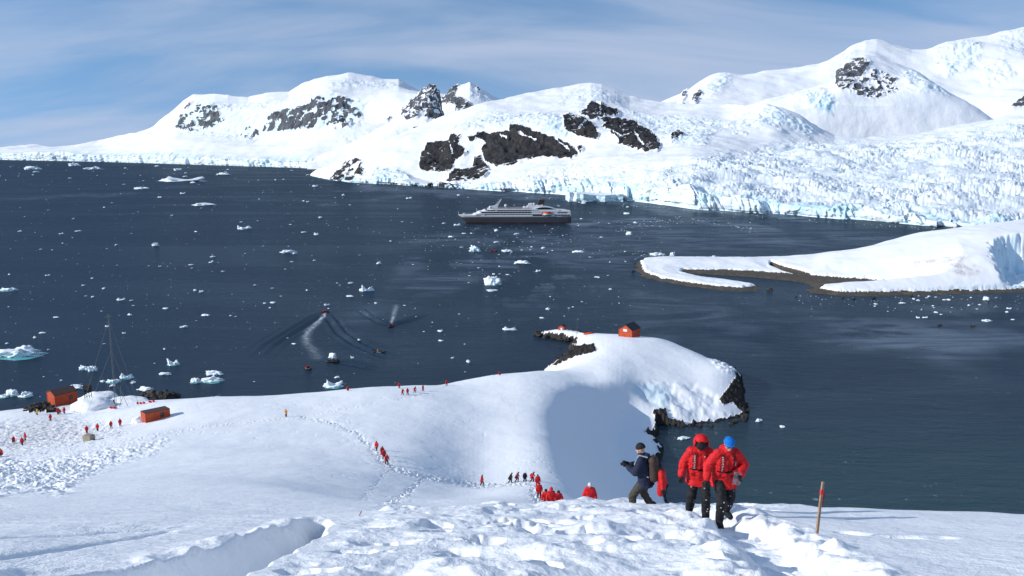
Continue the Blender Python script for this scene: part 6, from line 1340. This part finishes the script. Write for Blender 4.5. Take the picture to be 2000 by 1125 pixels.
for a in ((1160, 392, 104, 'tab', 0, 'large flat-topped iceberg with fluted left side grounded before the glacier front', 'iceberg', .50, False, 0.05),
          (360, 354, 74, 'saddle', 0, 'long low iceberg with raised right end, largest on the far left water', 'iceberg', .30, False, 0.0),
          (40, 694, 88, 'ridge', 0, 'long jagged iceberg with painted turquoise glow at the left edge', 'iceberg', .75, True, 0.1),
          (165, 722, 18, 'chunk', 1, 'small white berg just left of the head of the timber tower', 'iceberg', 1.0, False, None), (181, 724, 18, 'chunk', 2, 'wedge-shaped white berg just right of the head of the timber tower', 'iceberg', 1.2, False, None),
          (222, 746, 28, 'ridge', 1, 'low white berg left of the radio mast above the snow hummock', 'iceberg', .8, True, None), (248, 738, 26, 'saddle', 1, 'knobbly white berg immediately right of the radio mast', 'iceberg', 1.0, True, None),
          (261, 748, 10, 'chunk', 0, 'little round berg below the knobbly one by the mast', 'iceberg', .9, False, None), (338, 712, 24, 'saddle', 2, 'two-towered white berg with a painted turquoise glow left of the boats', 'iceberg', 1.3, True, None),
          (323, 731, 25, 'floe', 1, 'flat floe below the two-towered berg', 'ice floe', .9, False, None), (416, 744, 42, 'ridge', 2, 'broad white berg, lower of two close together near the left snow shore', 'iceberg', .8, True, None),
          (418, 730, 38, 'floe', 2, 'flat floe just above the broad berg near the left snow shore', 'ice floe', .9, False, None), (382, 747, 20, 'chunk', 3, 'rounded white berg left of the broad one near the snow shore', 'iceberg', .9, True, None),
          (652, 755, 36, 'saddle', 0, 'white berg with painted turquoise glow half hidden behind the snow crest', 'iceberg', 1.0, True, None), (285, 762, 38, 'floe', 3, 'flat floe behind the dark boulders right of the mast', 'ice floe', .9, False, None),
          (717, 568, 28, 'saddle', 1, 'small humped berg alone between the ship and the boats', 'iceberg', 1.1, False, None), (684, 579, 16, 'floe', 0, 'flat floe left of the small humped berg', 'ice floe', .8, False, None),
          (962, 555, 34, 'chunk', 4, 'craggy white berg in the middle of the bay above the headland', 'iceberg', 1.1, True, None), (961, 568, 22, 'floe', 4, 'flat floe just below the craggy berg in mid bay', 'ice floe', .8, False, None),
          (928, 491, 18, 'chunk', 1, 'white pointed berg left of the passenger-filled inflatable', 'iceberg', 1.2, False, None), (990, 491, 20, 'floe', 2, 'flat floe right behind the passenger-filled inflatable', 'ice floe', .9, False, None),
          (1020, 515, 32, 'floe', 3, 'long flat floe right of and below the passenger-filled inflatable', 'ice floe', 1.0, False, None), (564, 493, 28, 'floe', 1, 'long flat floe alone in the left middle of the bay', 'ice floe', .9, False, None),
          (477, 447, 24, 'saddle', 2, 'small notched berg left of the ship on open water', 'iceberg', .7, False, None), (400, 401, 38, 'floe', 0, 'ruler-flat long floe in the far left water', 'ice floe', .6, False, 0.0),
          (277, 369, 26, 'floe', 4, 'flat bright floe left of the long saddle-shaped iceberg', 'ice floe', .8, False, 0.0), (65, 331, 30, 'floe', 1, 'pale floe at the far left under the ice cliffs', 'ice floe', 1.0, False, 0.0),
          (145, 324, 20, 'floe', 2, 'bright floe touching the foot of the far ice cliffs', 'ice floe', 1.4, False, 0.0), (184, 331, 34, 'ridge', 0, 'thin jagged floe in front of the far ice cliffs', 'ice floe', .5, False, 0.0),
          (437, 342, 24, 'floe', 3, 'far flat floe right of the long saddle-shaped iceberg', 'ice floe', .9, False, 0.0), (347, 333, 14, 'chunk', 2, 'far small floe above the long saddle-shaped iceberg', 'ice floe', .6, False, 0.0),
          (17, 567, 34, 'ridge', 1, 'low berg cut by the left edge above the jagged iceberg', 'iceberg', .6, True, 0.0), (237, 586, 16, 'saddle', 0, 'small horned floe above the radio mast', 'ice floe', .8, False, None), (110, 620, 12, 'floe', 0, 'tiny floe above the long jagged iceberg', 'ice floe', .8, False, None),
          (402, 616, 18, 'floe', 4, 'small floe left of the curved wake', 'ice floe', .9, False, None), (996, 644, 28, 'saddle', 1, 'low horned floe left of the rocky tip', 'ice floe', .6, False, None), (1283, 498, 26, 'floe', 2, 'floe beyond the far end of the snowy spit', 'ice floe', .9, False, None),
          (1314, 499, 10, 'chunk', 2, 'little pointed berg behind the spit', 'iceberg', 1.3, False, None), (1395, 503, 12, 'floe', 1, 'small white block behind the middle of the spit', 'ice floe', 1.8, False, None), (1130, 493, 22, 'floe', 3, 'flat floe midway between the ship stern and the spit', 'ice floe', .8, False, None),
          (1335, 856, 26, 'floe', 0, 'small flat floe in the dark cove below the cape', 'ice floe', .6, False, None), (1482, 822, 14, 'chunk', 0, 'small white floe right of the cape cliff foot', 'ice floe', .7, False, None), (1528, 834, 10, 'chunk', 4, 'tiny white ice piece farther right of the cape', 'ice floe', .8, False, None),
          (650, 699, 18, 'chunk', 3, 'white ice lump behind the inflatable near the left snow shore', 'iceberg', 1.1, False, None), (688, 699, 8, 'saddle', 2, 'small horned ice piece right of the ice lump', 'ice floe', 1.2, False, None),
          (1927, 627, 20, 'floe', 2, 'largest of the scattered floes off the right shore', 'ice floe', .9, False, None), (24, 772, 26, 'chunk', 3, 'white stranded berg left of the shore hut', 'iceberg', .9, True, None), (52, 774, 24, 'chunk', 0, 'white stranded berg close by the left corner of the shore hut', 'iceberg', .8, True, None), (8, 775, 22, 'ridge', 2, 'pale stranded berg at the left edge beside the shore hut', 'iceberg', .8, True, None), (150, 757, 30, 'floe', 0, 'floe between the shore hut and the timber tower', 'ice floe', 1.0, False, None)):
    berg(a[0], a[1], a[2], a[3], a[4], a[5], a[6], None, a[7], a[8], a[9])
# scattered brash: countable larger pieces as things, the fine rest as one sheet of stuff
def free(px, py):
    w_ = onwater(px, py)
    if poly_sd(np.array([w_[0]]), np.array([w_[1]]), land)[0] > -3 or poly_sd(np.array([w_[0]]), np.array([w_[1]]), [onwater(*p)[:2] for p in sp_land])[0] > -3: return False
    if py < interp([(0, 312), (610, 330), (640, 352), (900, 370), (1100, 382), (1300, 402), (1500, 418), (1900, 446), (2000, 455)], px) + 3: return False
    if 880 < px < 1125 and 405 < py < 440: return False
    return True
cnt = 0; small = []
GG = 'small ice fragments scattered over the bay'
while cnt < 240:
    r_ = rnd.random()
    if r_ < .5: px, py = rnd.uniform(0, 1250), 325 + 300 * rnd.random() ** 1.3
    elif r_ < .72: px, py = rnd.uniform(0, 1000), rnd.uniform(420, 780)
    elif r_ < .84: px, py = rnd.uniform(880, 1250), rnd.gauss(480, 45)
    elif r_ < .95: px, py = rnd.gauss(1850, 90), 575 + abs(rnd.gauss(0, 28))
    else: px, py = rnd.gauss(120, 110), 780 - abs(rnd.gauss(0, 18))
    if not (0 < px < 2000) or not free(px, py): continue
    if px > 1250 and py > 660: continue
    wpx = 4.2 + 8.5 * rnd.random() ** 2.6 * (1 if py < 600 else 1.25); k = rnd.choice(['floe', 'floe', 'floe', 'chunk', 'saddle', 'ridge'])
    berg(px, py, wpx, k, rnd.randrange(5 if k in ('floe', 'chunk') else 3), 'small white fragment of drifting ice on the dark bay water', 'ice fragment', GG, rnd.uniform(.6, 1.1), False, rnd.uniform(0, 6)); cnt += 1
bm = bmesh.new(); n_ = 0
while n_ < 1100:
    r_ = rnd.random()
    if r_ < .42: px, py = rnd.uniform(0, 1300), 322 + 330 * rnd.random() ** 1.5
    elif r_ < .62: px, py = rnd.gauss(1010, 130), rnd.gauss(462, 28)
    elif r_ < .72: px = rnd.uniform(1200, 1480); py = 430 + 22 * ((px - 1340) / 140) ** 2 + rnd.gauss(0, 4)
    elif r_ < .80: px = rnd.uniform(1050, 1850); py = interp([(1050, 378), (1300, 402), (1500, 418), (1900, 447)], px) + 4 + abs(rnd.gauss(0, 3))
    elif r_ < .88: px, py = rnd.uniform(1550, 2000), 576 + abs(rnd.gauss(0, 22))
    elif r_ < .93: px, py = rnd.uniform(1240, 1320), 500 + rnd.gauss(0, 4)
    else: px, py = rnd.uniform(0, 900), rnd.uniform(500, 780)
    if not (-20 < px < 2020) or not free(px, py) or (px > 1300 and py > 680): continue
    w_ = onwater(px, py); r = rnd.uniform(.4, 1.35) / ppm(w_[1], H / w_[1]) * (1.0 if rnd.random() < .93 else 1.5); a0 = rnd.uniform(0, 6)
    top = [bm.verts.new((w_[0] + r * rnd.uniform(.6, 1.2) * math.cos(a0 + k * 1.2566), w_[1] + r * rnd.uniform(.5, 1.1) * math.sin(a0 + k * 1.2566), 0.15 * r + .02)) for k in range(5)]; apex = bm.verts.new((w_[0], w_[1], r * rnd.uniform(.25, .7)))
    bot = [bm.verts.new((v.co.x, v.co.y, -0.1)) for v in top]
    for k in range(5): bm.faces.new((top[k], top[(k + 1) % 5], apex)); bm.faces.new((bot[k], bot[(k + 1) % 5], top[(k + 1) % 5], top[k]))
    n_ += 1
o = link('brash_ice', mesh_from_bm(bm, 'brash_ice', M['snow_lump'])); tag(o, 'fine brash ice sprinkled over the bay water', 'brash ice', kind='stuff')
